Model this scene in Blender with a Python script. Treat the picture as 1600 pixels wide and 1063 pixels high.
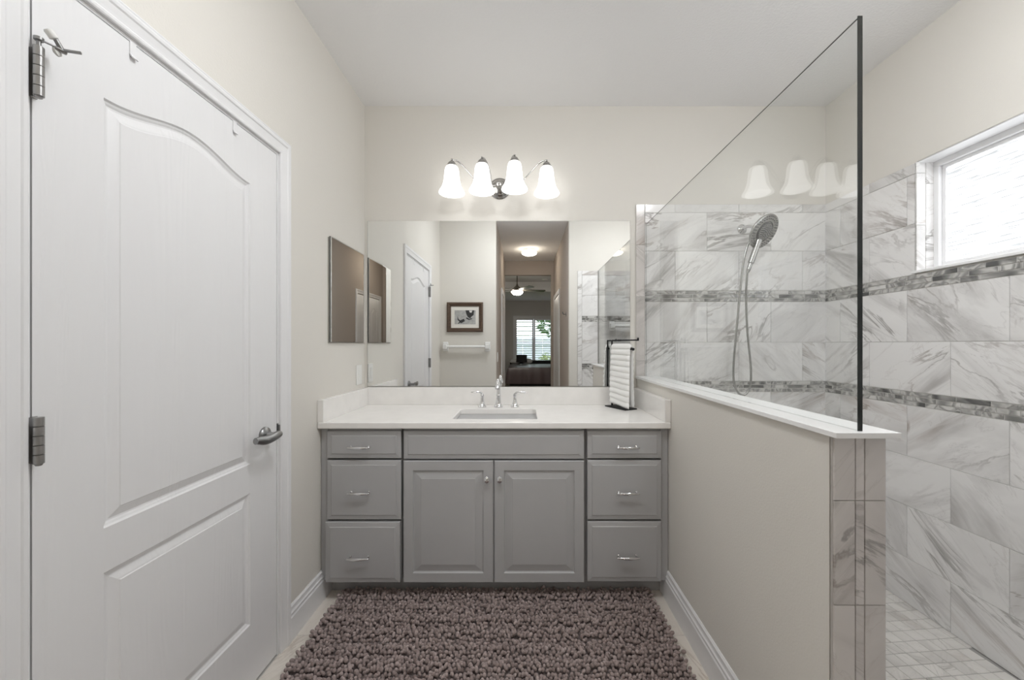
import bpy, bmesh, math, random
import numpy as np
from mathutils import Vector, Matrix

for _o in list(bpy.data.objects):
    bpy.data.objects.remove(_o, do_unlink=True)
SC = bpy.context.scene
COL = SC.collection
PI = math.pi

# ------------------------------------------------------------------ camera, world, exposure
cam_data = bpy.data.cameras.new('camera')
cam = bpy.data.objects.new('camera', cam_data)
COL.objects.link(cam)
cam.location = (0.0, -2.40, 1.252)
cam.rotation_euler = (PI / 2, 0, 0)
cam_data.sensor_fit = 'HORIZONTAL'
cam_data.sensor_width = 36.0
cam_data.lens = 13.5
cam_data.shift_x = -17.0 / 1600.0
cam_data.shift_y = 6.5 / 1600.0
cam_data.clip_start = 0.01
SC.camera = cam

SC.view_settings.view_transform = 'Standard'
SC.view_settings.look = 'None'
SC.view_settings.gamma = 1.0
SC.view_settings.use_curve_mapping = False
SC.view_settings.exposure = 0.04
SC.cycles.max_bounces = 14
SC.cycles.diffuse_bounces = 8
SC.cycles.glossy_bounces = 8
SC.cycles.transparent_max_bounces = 16
SC.cycles.sample_clamp_indirect = 6.0
SC.cycles.use_denoising = True

world = bpy.data.worlds.new('sky')
SC.world = world
world.use_nodes = True
_bg = world.node_tree.nodes.get('Background')
_bg.inputs['Color'].default_value = (0.86, 0.93, 1.0, 1)
_bg.inputs['Strength'].default_value = 4.0

# emission of the lamps, the two added fill lights and the lit shower window
L_VANITY = 1.9
L_SHOWER_WINDOW = 2.7
L_ROOM_FILL = 39.0
L_SHOWER_FILL = 46.0
L_HALL = 22.0
L_FAN = 75.0

# ------------------------------------------------------------------ node helpers
def new_mat(name):
    m = bpy.data.materials.new(name)
    m.use_nodes = True
    nt = m.node_tree
    b = nt.nodes.get('Principled BSDF')
    return m, nt, b

def N(nt, typ, **kw):
    n = nt.nodes.new(typ)
    for k, v in kw.items():
        if k in ('operation', 'blend_type', 'data_type', 'attribute_name', 'wave_type', 'noise_dimensions', 'feature', 'attribute_type', 'interpolation_type', 'clamp', 'bands_direction'):
            setattr(n, k, v)
        else:
            n.inputs[k].default_value = v
    return n

def ramp(nt, fac, stops):
    r = nt.nodes.new('ShaderNodeValToRGB')
    el = r.color_ramp.elements
    while len(el) > 1:
        el.remove(el[-1])
    el[0].position = stops[0][0]
    el[0].color = (*stops[0][1], 1)
    for p, c in stops[1:]:
        e = el.new(p)
        e.color = (*c, 1)
    nt.links.new(fac, r.inputs['Fac'])
    return r.outputs['Color']

def mixc(nt, fac, a, b, mode='MIX'):
    n = nt.nodes.new('ShaderNodeMix')
    n.data_type = 'RGBA'
    n.blend_type = mode
    for sock, v in ((n.inputs[0], fac), (n.inputs[6], a), (n.inputs[7], b)):
        if isinstance(v, (int, float)):
            sock.default_value = v
        elif isinstance(v, tuple):
            sock.default_value = (*v, 1) if len(v) == 3 else v
        else:
            nt.links.new(v, sock)
    return n.outputs[2]

def simple(name, col, rough=0.5, metal=0.0, spec=0.5, bump=0.0, bscale=100.0, var=0.0, vscale=5.0, stretch=None, coat=0.0):
    """painted / metal surface with a fine noise bump and a faint colour variation"""
    m, nt, b = new_mat(name)
    b.inputs['Base Color'].default_value = (*col, 1)
    b.inputs['Roughness'].default_value = rough
    b.inputs['Metallic'].default_value = metal
    b.inputs['Specular IOR Level'].default_value = spec
    if coat:
        b.inputs['Coat Weight'].default_value = coat
        b.inputs['Coat Roughness'].default_value = 0.05
    tc = nt.nodes.new('ShaderNodeTexCoord')
    src = tc.outputs['Object']
    if stretch:
        mp = nt.nodes.new('ShaderNodeMapping')
        mp.inputs['Scale'].default_value = stretch
        nt.links.new(src, mp.inputs['Vector'])
        src = mp.outputs['Vector']
    if bump:
        nz = N(nt, 'ShaderNodeTexNoise', Scale=bscale, Detail=3.0)
        nt.links.new(src, nz.inputs['Vector'])
        bp = N(nt, 'ShaderNodeBump', Strength=bump, Distance=0.002)
        nt.links.new(nz.outputs['Fac'], bp.inputs['Height'])
        nt.links.new(bp.outputs['Normal'], b.inputs['Normal'])
    if var:
        nv = N(nt, 'ShaderNodeTexNoise', Scale=vscale, Detail=4.0)
        nt.links.new(src, nv.inputs['Vector'])
        c = ramp(nt, nv.outputs['Fac'], [(0.3, tuple(x * (1 - var) for x in col)), (0.7, tuple(min(1, x * (1 + var)) for x in col))])
        nt.links.new(c, b.inputs['Base Color'])
    return m

def emitter(name, col, strength, base=(0.9, 0.9, 0.9), rough=0.3):
    m, nt, b = new_mat(name)
    b.inputs['Base Color'].default_value = (*base, 1)
    b.inputs['Roughness'].default_value = rough
    b.inputs['Emission Color'].default_value = (*col, 1)
    b.inputs['Emission Strength'].default_value = strength
    return m

M = {}
M['wall'] = simple('beige_wall_paint', (0.722, 0.699, 0.654), 0.85, bump=0.25, bscale=170, spec=0.25)
M['taupe'] = simple('taupe_wall_paint', (0.47, 0.42, 0.38), 0.85, bump=0.2, bscale=170, spec=0.2)
M['bedwall'] = simple('grey_bedroom_paint', (0.66, 0.645, 0.625), 0.85, bump=0.2, bscale=170, spec=0.2)
M['ceiling'] = simple('ceiling_paint', (0.88, 0.88, 0.885), 0.9, bump=0.6, bscale=90, spec=0.2)
M['trim'] = simple('white_trim_paint', (0.80, 0.80, 0.81), 0.32, spec=0.45)
M['shadowgap'] = simple('dark_gap', (0.03, 0.03, 0.03), 0.9)
M['cabinet'] = simple('grey_cabinet_paint', (0.435, 0.435, 0.44), 0.38, bump=0.08, bscale=60, var=0.03, vscale=3)
M['quartz'] = simple('cream_quartz', (0.86, 0.845, 0.825), 0.14, bump=0.0, var=0.03, vscale=14)
M['capstone'] = simple('white_cap_stone', (0.88, 0.88, 0.88), 0.2, var=0.01)
M['porcelain'] = simple('white_porcelain', (0.93, 0.935, 0.94), 0.07, spec=0.6)
M['ceramic'] = simple('white_ceramic', (0.85, 0.85, 0.84), 0.12)
M['chrome'] = simple('chrome', (0.76, 0.76, 0.77), 0.07, 1.0)
M['steel'] = simple('brushed_nickel', (0.62, 0.61, 0.59), 0.28, 1.0, bump=0.05, bscale=200)
M['pewter'] = simple('dark_pewter', (0.30, 0.30, 0.30), 0.30, 1.0)
M['nickel_hinge'] = simple('satin_nickel_hinge', (0.36, 0.355, 0.35), 0.34, 1.0)
M['dark_steel'] = simple('shower_steel', (0.42, 0.42, 0.41), 0.22, 1.0)
M['nozzle'] = simple('grey_nozzle_plate', (0.10, 0.10, 0.105), 0.4)
M['black'] = simple('black_metal', (0.012, 0.012, 0.013), 0.5, spec=0.25)
M['rubber'] = simple('white_rubber', (0.75, 0.75, 0.73), 0.6)
M['plastic'] = simple('white_plastic', (0.82, 0.82, 0.80), 0.35)
M['vinyl'] = simple('white_vinyl', (0.86, 0.86, 0.87), 0.3)
M['mirror'] = simple('mirror_glass', (0.90, 0.91, 0.905), 0.0, 1.0)
M['mirror_edge'] = simple('mirror_edge', (0.16, 0.16, 0.15), 0.3)
M['towel'] = simple('white_terry', (0.90, 0.90, 0.89), 0.95, bump=0.8, bscale=420, spec=0.1)
M['rugbase'] = simple('rug_backing', (0.16, 0.13, 0.125), 0.95)
M['darkwood'] = simple('dark_wood', (0.085, 0.05, 0.03), 0.45, bump=0.2, bscale=30, stretch=(1, 8, 8), var=0.35, vscale=10)
M['matboard'] = simple('mat_board', (0.80, 0.78, 0.73), 0.9)
M['printgrey'] = simple('print_grey', (0.42, 0.42, 0.41), 0.7, var=0.2, vscale=30)
M['printblack'] = simple('print_black', (0.03, 0.03, 0.03), 0.7)
M['printwhite'] = simple('print_white', (0.75, 0.75, 0.73), 0.7)
M['bedspread'] = simple('brown_bedspread', (0.085, 0.06, 0.064), 0.38, bump=0.15, bscale=40, spec=0.6)
M['blacklinen'] = simple('black_linen', (0.02, 0.02, 0.022), 0.8)
M['whitelinen'] = simple('white_linen', (0.75, 0.74, 0.73), 0.9)
M['bronze'] = simple('fan_bronze', (0.16, 0.14, 0.12), 0.4, 0.6)
M['hallfloor'] = simple('carpet', (0.45, 0.40, 0.34), 0.95, bump=0.6, bscale=300)
M['lawn'] = simple('lawn_green', (0.10, 0.22, 0.05), 0.9, var=0.4, vscale=3)
M['hedge'] = simple('hedge_green', (0.06, 0.13, 0.03), 0.8, var=0.5, vscale=8)
M['fence'] = simple('pale_fence', (0.55, 0.53, 0.62), 0.8)
M['grout'] = simple('grey_grout', (0.60, 0.59, 0.57), 0.9)
M['fixture'] = simple('polished_nickel', (0.44, 0.435, 0.425), 0.08, 1.0)
M['shade'] = emitter('lit_opal_glass', (1.0, 0.99, 0.975), L_VANITY, (0.55, 0.55, 0.55), 0.25)
M['dome'] = emitter('lit_dome_glass', (0.97, 0.985, 1.0), L_ROOM_FILL)
M['dome_shower'] = emitter('lit_shower_dome_glass', (0.97, 0.985, 1.0), L_SHOWER_FILL)
M['dome_hall'] = emitter('lit_hall_glass', (1.0, 0.88, 0.72), L_HALL)
M['bowl_fan'] = emitter('lit_fan_bowl', (1.0, 0.93, 0.82), L_FAN)

def glass_mat(name, tint, f0=0.04):
    m, nt, b = new_mat(name)
    nt.nodes.remove(b)
    out = nt.nodes.get('Material Output')
    g = nt.nodes.new('ShaderNodeNewGeometry')
    d = N(nt, 'ShaderNodeVectorMath', operation='DOT_PRODUCT')
    nt.links.new(g.outputs['Normal'], d.inputs[0])
    nt.links.new(g.outputs['Incoming'], d.inputs[1])
    a = N(nt, 'ShaderNodeMath', operation='ABSOLUTE')
    nt.links.new(d.outputs['Value'], a.inputs[0])
    s = N(nt, 'ShaderNodeMath', operation='SUBTRACT')
    s.inputs[0].default_value = 1.0
    nt.links.new(a.outputs[0], s.inputs[1])
    p = N(nt, 'ShaderNodeMath', operation='POWER')
    nt.links.new(s.outputs[0], p.inputs[0])
    p.inputs[1].default_value = 5.0
    f = N(nt, 'ShaderNodeMath', operation='MULTIPLY_ADD')
    nt.links.new(p.outputs[0], f.inputs[0])
    f.inputs[1].default_value = 1 - f0
    f.inputs[2].default_value = f0
    t = nt.nodes.new('ShaderNodeBsdfTransparent')
    t.inputs['Color'].default_value = (*tint, 1)
    gl = nt.nodes.new('ShaderNodeBsdfGlossy')
    gl.inputs['Roughness'].default_value = 0.0
    mx = nt.nodes.new('ShaderNodeMixShader')
    nt.links.new(f.outputs[0], mx.inputs['Fac'])
    nt.links.new(t.outputs[0], mx.inputs[1])
    nt.links.new(gl.outputs[0], mx.inputs[2])
    nt.links.new(mx.outputs[0], out.inputs['Surface'])
    return m

M['glass'] = glass_mat('clear_shower_glass', (0.985, 0.993, 0.990), 0.05)
M['pane'] = glass_mat('clear_window_glass', (0.97, 0.98, 0.98))
M['glass_edge'] = simple('dark_polished_glass_edge', (0.012, 0.016, 0.015), 0.15)

def door_mat():
    m, nt, b = new_mat('white_grained_door')
    b.inputs['Base Color'].default_value = (0.79, 0.79, 0.80, 1)
    b.inputs['Roughness'].default_value = 0.36
    tc = nt.nodes.new('ShaderNodeTexCoord')
    mp = nt.nodes.new('ShaderNodeMapping')
    mp.inputs['Scale'].default_value = (1, 1, 0.09)
    nt.links.new(tc.outputs['Object'], mp.inputs['Vector'])
    nz = N(nt, 'ShaderNodeTexNoise', Scale=7.0, Detail=2.0, Distortion=0.6)
    nt.links.new(mp.outputs['Vector'], nz.inputs['Vector'])
    ml = N(nt, 'ShaderNodeMath', operation='MULTIPLY')
    ml.inputs[1].default_value = 95.0
    nt.links.new(nz.outputs['Fac'], ml.inputs[0])
    sn = N(nt, 'ShaderNodeMath', operation='SINE')
    nt.links.new(ml.outputs[0], sn.inputs[0])
    n2 = N(nt, 'ShaderNodeTexNoise', Scale=160.0, Detail=2.0)
    nt.links.new(mp.outputs['Vector'], n2.inputs['Vector'])
    ad = N(nt, 'ShaderNodeMath', operation='MULTIPLY')
    nt.links.new(sn.outputs[0], ad.inputs[0])
    nt.links.new(n2.outputs['Fac'], ad.inputs[1])
    bp = N(nt, 'ShaderNodeBump', Strength=0.22, Distance=0.0012)
    nt.links.new(ad.outputs[0], bp.inputs['Height'])
    nt.links.new(bp.outputs['Normal'], b.inputs['Normal'])
    return m
M['door'] = door_mat()

def marble_mat(name, base, grey, brown, rough=0.16, fine=1.0):
    """veined marble; every tile carries its own turned coordinates and number"""
    m, nt, b = new_mat(name)
    b.inputs['Roughness'].default_value = rough
    at = N(nt, 'ShaderNodeAttribute', attribute_name='tile_co')
    rn = N(nt, 'ShaderNodeAttribute', attribute_name='tile_rnd')
    def nz(scale, sc, detail=6, rough_=0.6, dist=0.0):
        mp = nt.nodes.new('ShaderNodeMapping')
        mp.inputs['Scale'].default_value = sc
        nt.links.new(at.outputs['Vector'], mp.inputs['Vector'])
        n = N(nt, 'ShaderNodeTexNoise', Scale=scale, Detail=detail, Roughness=rough_, Distortion=dist)
        nt.links.new(mp.outputs['Vector'], n.inputs['Vector'])
        return n.outputs['Fac']
    def ridge(fac, width):
        s = N(nt, 'ShaderNodeMath', operation='SUBTRACT'); s.inputs[1].default_value = 0.5
        nt.links.new(fac, s.inputs[0])
        a = N(nt, 'ShaderNodeMath', operation='ABSOLUTE'); nt.links.new(s.outputs[0], a.inputs[0])
        mr = nt.nodes.new('ShaderNodeMapRange')
        mr.interpolation_type = 'SMOOTHSTEP'
        mr.inputs['From Min'].default_value = 0.0
        mr.inputs['From Max'].default_value = width
        mr.inputs['To Min'].default_value = 1.0
        mr.inputs['To Max'].default_value = 0.0
        nt.links.new(a.outputs[0], mr.inputs['Value'])
        return mr.outputs['Result']
    def mul(a, c):
        n = N(nt, 'ShaderNodeMath', operation='MULTIPLY')
        for i, v in enumerate((a, c)):
            if isinstance(v, (int, float)): n.inputs[i].default_value = v
            else: nt.links.new(v, n.inputs[i])
        return n.outputs[0]
    clouds = ramp(nt, nz(1.5, (1.0, 2.4, 1), 5, 0.58, 0.9), [(0.44, (0, 0, 0)), (0.68, (1, 1, 1))])
    streak = ramp(nt, nz(1.5, (0.9, 8.0, 1), 6, 0.62, 0.7), [(0.49, (0, 0, 0)), (0.66, (1, 1, 1))])
    veins = ridge(nz(0.95 * fine, (1.1, 3.6, 1), 7, 0.60, 1.1), 0.022)
    veins2 = ridge(nz(1.7 * fine, (0.9, 3.0, 1), 8, 0.62, 1.1), 0.012)
    patch = ramp(nt, nz(1.3, (1.2, 2.6, 1), 3), [(0.42, (0, 0, 0)), (0.62, (1, 1, 1))])
    warm = ramp(nt, nz(1.1, (1, 2, 1), 2), [(0.5, (0, 0, 0)), (0.68, (1, 1, 1))])
    veincol = mixc(nt, warm, grey, brown)
    lightgrey = tuple(0.45 * x + 0.55 * g for x, g in zip(base, grey))
    c = mixc(nt, mul(clouds, rn.outputs['Fac']), base, lightgrey)
    c = mixc(nt, mul(mul(streak, patch), 0.75), c, veincol)
    c = mixc(nt, mul(mul(veins, patch), 0.90), c, veincol)
    c = mixc(nt, mul(veins2, 0.18), c, veincol)
    nt.links.new(c, b.inputs['Base Color'])
    return m
M['marble'] = marble_mat('veined_marble_tile', (0.84, 0.832, 0.825), (0.32, 0.305, 0.295), (0.40, 0.33, 0.285))
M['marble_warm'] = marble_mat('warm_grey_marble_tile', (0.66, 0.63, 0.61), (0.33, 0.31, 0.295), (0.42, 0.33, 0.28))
M['marble_floor'] = marble_mat('small_marble_floor_tile', (0.74, 0.72, 0.69), (0.36, 0.345, 0.325), (0.45, 0.38, 0.33), 0.3)
M['travertine'] = marble_mat('beige_floor_tile', (0.76, 0.71, 0.65), (0.46, 0.40, 0.34), (0.50, 0.39, 0.30), 0.3)

def mosaic_mat():
    m, nt, b = new_mat('swirled_glass_mosaic')
    b.inputs['Roughness'].default_value = 0.08
    b.inputs['Specular IOR Level'].default_value = 0.7
    at = N(nt, 'ShaderNodeAttribute', attribute_name='tile_co')
    rn = N(nt, 'ShaderNodeAttribute', attribute_name='tile_rnd')
    nz = N(nt, 'ShaderNodeTexNoise', Scale=5.0, Detail=2.0, Roughness=0.5, Distortion=2.0)
    nt.links.new(at.outputs['Vector'], nz.inputs['Vector'])
    ad = N(nt, 'ShaderNodeMath', operation='MULTIPLY_ADD')
    nt.links.new(rn.outputs['Fac'], ad.inputs[0]); ad.inputs[1].default_value = 0.22
    sb = N(nt, 'ShaderNodeMath', operation='SUBTRACT'); nt.links.new(nz.outputs['Fac'], sb.inputs[0]); sb.inputs[1].default_value = 0.11
    nt.links.new(sb.outputs[0], ad.inputs[2])
    c = ramp(nt, ad.outputs[0], [(0.30, (0.10, 0.10, 0.097)), (0.42, (0.26, 0.255, 0.245)), (0.5, (0.60, 0.59, 0.57)), (0.55, (0.24, 0.235, 0.225)), (0.66, (0.66, 0.65, 0.63))])
    nt.links.new(c, b.inputs['Base Color'])
    return m
M['mosaic'] = mosaic_mat()
M['grout_floor'] = simple('shower_floor_grout', (0.36, 0.35, 0.335), 0.9)

def rug_mat():
    m, nt, b = new_mat('mauve_brown_chenille')
    b.inputs['Roughness'].default_value = 0.9
    b.inputs['Specular IOR Level'].default_value = 0.15
    b.inputs['Sheen Weight'].default_value = 0.25
    at = N(nt, 'ShaderNodeAttribute', attribute_name='tile_rnd')
    c = ramp(nt, at.outputs['Fac'], [(0.0, (0.22, 0.170, 0.160)), (0.5, (0.33, 0.265, 0.252)), (1.0, (0.45, 0.372, 0.358))])
    tc = nt.nodes.new('ShaderNodeTexCoord')
    nz = N(nt, 'ShaderNodeTexNoise', Scale=350.0, Detail=2.0)
    nt.links.new(tc.outputs['Object'], nz.inputs['Vector'])
    bp = N(nt, 'ShaderNodeBump', Strength=0.5, Distance=0.002)
    nt.links.new(nz.outputs['Fac'], bp.inputs['Height'])
    nt.links.new(bp.outputs['Normal'], b.inputs['Normal'])
    nt.links.new(c, b.inputs['Base Color'])
    return m
M['rug'] = rug_mat()

def obscured_pane():
    m, nt, b = new_mat('daylit_rain_glass')
    b.inputs['Base Color'].default_value = (0.25, 0.26, 0.27, 1)
    b.inputs['Roughness'].default_value = 0.25
    tc = nt.nodes.new('ShaderNodeTexCoord')
    mp = nt.nodes.new('ShaderNodeMapping')
    mp.inputs['Scale'].default_value = (1, 3, 60)
    mp.inputs['Rotation'].default_value = (0.12, 0, 0)
    nt.links.new(tc.outputs['Object'], mp.inputs['Vector'])
    nz = N(nt, 'ShaderNodeTexNoise', Scale=2.0, Detail=4.0, Distortion=0.3)
    nt.links.new(mp.outputs['Vector'], nz.inputs['Vector'])
    mr = nt.nodes.new('ShaderNodeMapRange')
    mr.inputs['From Min'].default_value = 0.42; mr.inputs['From Max'].default_value = 0.60
    mr.inputs['To Min'].default_value = 0.22 * L_SHOWER_WINDOW; mr.inputs['To Max'].default_value = 1.15 * L_SHOWER_WINDOW
    nt.links.new(nz.outputs['Fac'], mr.inputs['Value'])
    b.inputs['Emission Color'].default_value = (0.95, 0.975, 1.0, 1)
    nt.links.new(mr.outputs['Result'], b.inputs['Emission Strength'])
    bp = N(nt, 'ShaderNodeBump', Strength=0.4, Distance=0.002)
    nt.links.new(nz.outputs['Fac'], bp.inputs['Height'])
    nt.links.new(bp.outputs['Normal'], b.inputs['Normal'])
    return m
M['rainglass'] = obscured_pane()

# ------------------------------------------------------------------ mesh helpers
ORIGIN = {}

def link_mesh(name, me, mats, parent=None, smooth=False, bevel=0.0, seg=2, origin=None):
    for mt in (mats if isinstance(mats, (list, tuple)) else [mats]):
        me.materials.append(mt)
    n = len(me.vertices)
    co = np.empty(n * 3)
    me.vertices.foreach_get('co', co)
    co = co.reshape(-1, 3)
    lo, hi = co.min(0), co.max(0)
    wc = Vector(origin) if origin else Vector(((lo[0] + hi[0]) / 2, (lo[1] + hi[1]) / 2, lo[2]))
    co -= np.array(wc)
    me.vertices.foreach_set('co', co.ravel())
    me.update()
    o = bpy.data.objects.new(name, me)
    COL.objects.link(o)
    if parent is not None:
        o.parent = parent
        o.location = wc - ORIGIN[parent.name]
    else:
        o.location = wc
    ORIGIN[o.name] = wc
    if smooth:
        me.polygons.foreach_set('use_smooth', [True] * len(me.polygons))
    if bevel:
        md = o.modifiers.new('soft_edges', 'BEVEL')
        md.width = bevel; md.segments = seg; md.limit_method = 'ANGLE'; md.angle_limit = math.radians(35)
        md.use_clamp_overlap = True
    return o

def part(name, bm, mats, parent=None, smooth=False, bevel=0.0, seg=2, recalc=True, origin=None):
    if recalc:
        bmesh.ops.recalc_face_normals(bm, faces=bm.faces[:])
    for e in bm.edges:
        if len(e.link_faces) == 2 and e.calc_face_angle(0) > math.radians(38):
            e.smooth = False
    me = bpy.data.meshes.new(name)
    bm.to_mesh(me)
    bm.free()
    return link_mesh(name, me, mats, parent, smooth, bevel, seg, origin)

def thing(name, loc, label, cat, group=None, kind=None):
    o = bpy.data.objects.new(name, None)
    COL.objects.link(o)
    o.empty_display_size = 0.05
    o.location = loc
    ORIGIN[o.name] = Vector(loc)
    return tag(o, label, cat, group, kind)

def tag(o, label, cat=None, group=None, kind=None):
    o['label'] = label
    if cat: o['category'] = cat
    if group: o['group'] = group
    if kind: o['kind'] = kind
    return o

def struct(o, label, cat):
    return tag(o, label, cat, kind='structure')

def BM():
    return bmesh.new()

def box(bm, x0, x1, y0, y1, z0, z1, mi=0):
    vs = [bm.verts.new(p) for p in ((x0, y0, z0), (x1, y0, z0), (x1, y1, z0), (x0, y1, z0), (x0, y0, z1), (x1, y0, z1), (x1, y1, z1), (x0, y1, z1))]
    for f in ((0, 3, 2, 1), (4, 5, 6, 7), (0, 1, 5, 4), (1, 2, 6, 5), (2, 3, 7, 6), (3, 0, 4, 7)):
        fa = bm.faces.new([vs[i] for i in f])
        fa.material_index = mi
    return bm

def bx(*a):
    return box(BM(), *a)

def frame_of(d):
    d = Vector(d).normalized()
    up = Vector((0, 0, 1)) if abs(d.z) < 0.9 else Vector((1, 0, 0))
    a = d.cross(up).normalized()
    return a, d.cross(a).normalized()

def tube(bm, pts, r, n=12, caps=True, mi=0, squash=1.0):
    """sweep along points; r a number or one radius a point"""
    pts = [Vector(p) for p in pts]
    rs = r if isinstance(r, (list, tuple)) else [r] * len(pts)
    rings = []
    a = None
    for i, p in enumerate(pts):
        d = (pts[min(i + 1, len(pts) - 1)] - pts[max(i - 1, 0)]).normalized()
        if a is None:
            a, b = frame_of(d)
        else:
            a = (a - d * a.dot(d)).normalized()
            b = d.cross(a).normalized()
        rings.append([bm.verts.new(p + (a * math.cos(2 * PI * k / n) + b * math.sin(2 * PI * k / n) * squash) * rs[i]) for k in range(n)])
    for q, w in zip(rings, rings[1:]):
        for k in range(n):
            f = bm.faces.new((q[k], q[(k + 1) % n], w[(k + 1) % n], w[k])); f.material_index = mi; f.smooth = True
    if caps:
        for rg in (rings[0], rings[-1]):
            f = bm.faces.new(rg); f.material_index = mi
    return bm

def lathe(bm, origin, axis, prof, n=32, mi=0, smooth=True):
    """prof = [(distance along axis, radius)]"""
    o = Vector(origin); d = Vector(axis).normalized()
    a, b = frame_of(d)
    rings = []
    for t, r in prof:
        if r < 1e-6:
            rings.append([bm.verts.new(o + d * t)])
        else:
            rings.append([bm.verts.new(o + d * t + (a * math.cos(2 * PI * k / n) + b * math.sin(2 * PI * k / n)) * r) for k in range(n)])
    for q, w in zip(rings, rings[1:]):
        if len(q) == 1 and len(w) == 1: continue
        for k in range(n):
            k2 = (k + 1) % n
            if len(q) == 1: vs = (q[0], w[k2], w[k])
            elif len(w) == 1: vs = (q[k], q[k2], w[0])
            else: vs = (q[k], q[k2], w[k2], w[k])
            f = bm.faces.new(vs); f.material_index = mi; f.smooth = smooth
    for rg in (rings[0], rings[-1]):
        if len(rg) > 1:
            f = bm.faces.new(rg); f.material_index = mi
    return bm

def smooth_path(pts, per=8):
    P = [Vector(p) for p in pts]
    P = [P[0] * 2 - P[1]] + P + [P[-1] * 2 - P[-2]]
    out = []
    for i in range(1, len(P) - 2):
        for s in range(per):
            t = s / per
            p0, p1, p2, p3 = P[i - 1:i + 3]
            out.append(0.5 * ((2 * p1) + (p2 - p0) * t + (2 * p0 - 5 * p1 + 4 * p2 - p3) * t * t + (3 * p1 - p0 - 3 * p2 + p3) * t ** 3))
    out.append(P[-2])
    return out

def loops_bridge(bm, loops, close_last=True, mi=0):
    """connect closed point loops of equal length; fill the last"""
    vl = [[bm.verts.new(p) for p in lp] for lp in loops]
    for q, w in zip(vl, vl[1:]):
        n = len(q)
        for k in range(n):
            f = bm.faces.new((q[k], q[(k + 1) % n], w[(k + 1) % n], w[k])); f.material_index = mi
    if close_last:
        f = bm.faces.new(vl[-1]); f.material_index = mi
    return vl

def raised_front(bm, x0, x1, z0, z1, yb, prof):
    """a drawer or door front seen along +Y: concentric rings (inset, distance in front of yb)"""
    loops = []
    for ins, d in prof:
        loops.append([(x0 + ins, yb - d, z0 + ins), (x1 - ins, yb - d, z0 + ins), (x1 - ins, yb - d, z1 - ins), (x0 + ins, yb - d, z1 - ins)])
    vl = loops_bridge(bm, loops)
    bm.faces.new(vl[0][::-1])
    return bm

# ------------------------------------------------------------------ measures (metres; the vanity wall is y = 0, the floor z = 0)
XL, XR = -0.988, 1.892
YR = -2.184                      # rear wall, where the hall opens
ZC = 2.740
HXL, HXR = -0.321, 0.552         # hall walls
HY = -4.47                       # end of hall
HW0, HW1 = 0.712, 0.837          # half wall
HWY = -1.516
WY0, WY1, WZ0, WZ1 = -1.45, -0.554, 1.602, 2.126   # shower window opening
DY0, DY1, DZ = -1.627, -0.860, 2.012               # bathroom door leaf
T = 0.10

# ------------------------------------------------------------------ walls, floor, ceiling
bm = BM()
box(bm, XL - T, XR + T, 0, T, -0.1, ZC + 0.1)
wall_back = struct(part('wall_back', bm, M['wall']), 'beige painted wall behind the vanity mirror', 'wall')

bm = BM()
box(bm, XL - T, XL, DY1 + 0.022, 0, -0.1, ZC + 0.1)
box(bm, XL - T, XL, YR - T, DY0 - 0.022, -0.1, ZC + 0.1)
box(bm, XL - T, XL, DY0 - 0.022, DY1 + 0.022, DZ + 0.022, ZC + 0.1)
wall_left = struct(part('wall_left', bm, M['wall']), 'beige painted wall with the white door', 'wall')

bm = BM()
box(bm, XR, XR + T, YR - T, WY0, -0.1, ZC + 0.1)
box(bm, XR, XR + T, WY1, 0, -0.1, ZC + 0.1)
box(bm, XR, XR + T, WY0, WY1, -0.1, WZ0)
box(bm, XR, XR + T, WY0, WY1, WZ1, ZC + 0.1)
wall_right = struct(part('wall_right', bm, M['wall']), 'shower wall with the frosted window, beige paint above marble tile', 'wall')

bm = BM()
box(bm, XL - T, HXL, YR - T, YR, -0.1, ZC + 0.1)
box(bm, HXR, XR + T, YR - T, YR, -0.1, ZC + 0.1)
wall_rear = struct(part('wall_rear', bm, M['wall']), 'beige wall seen in the mirror either side of the hall opening', 'wall')

bm = BM()
box(bm, HXL - T, HXL, HY, YR - T, -0.1, ZC + 0.1)
struct(part('wall_hall_left', bm, M['taupe']), 'taupe hall wall in the mirror, left of the ceiling light', 'wall')
bm = BM()
box(bm, HXR, HXR + T, HY, YR - T, -0.1, ZC + 0.1)
struct(part('wall_hall_right', bm, M['taupe']), 'taupe hall wall in the mirror with the robe hook', 'wall')
bm = BM()
BX0, BX1, BY = -2.0, 3.2, -10.73
OZ, OX1 = 2.488, 0.504
box(bm, BX0 - T, HXL, HY - T, HY, -0.1, 3.2)
box(bm, OX1, BX1 + T, HY - T, HY, -0.1, 3.2)
box(bm, HXL, OX1, HY - T, HY, OZ, 3.2)
struct(part('wall_hall_end', bm, M['taupe']), 'header wall at the end of the hall above the bedroom opening', 'wall')
bm = BM()
box(bm, BX0 - T, BX0, BY, HY - T, -0.1, 3.2)
struct(part('wall_bedroom_left', bm, M['bedwall']), 'grey bedroom side wall', 'wall')
bm = BM()
box(bm, BX1, BX1 + T, BY, HY - T, -0.1, 3.2)
struct(part('wall_bedroom_right', bm, M['bedwall']), 'grey bedroom wall opposite', 'wall')
BWX0, BWX1, BWZ0, BWZ1 = -0.26, 1.00, 0.60, 2.15
bm = BM()
box(bm, BX0 - T, BWX0, BY - T, BY, -0.1, 3.2)
box(bm, BWX1, BX1 + T, BY - T, BY, -0.1, 3.2)
box(bm, BWX0, BWX1, BY - T, BY, -0.1, BWZ0)
box(bm, BWX0, BWX1, BY - T, BY, BWZ1, 3.2)
struct(part('wall_bedroom_far', bm, M['bedwall']), 'grey bedroom wall with the shuttered window, seen in the mirror', 'wall')

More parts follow.
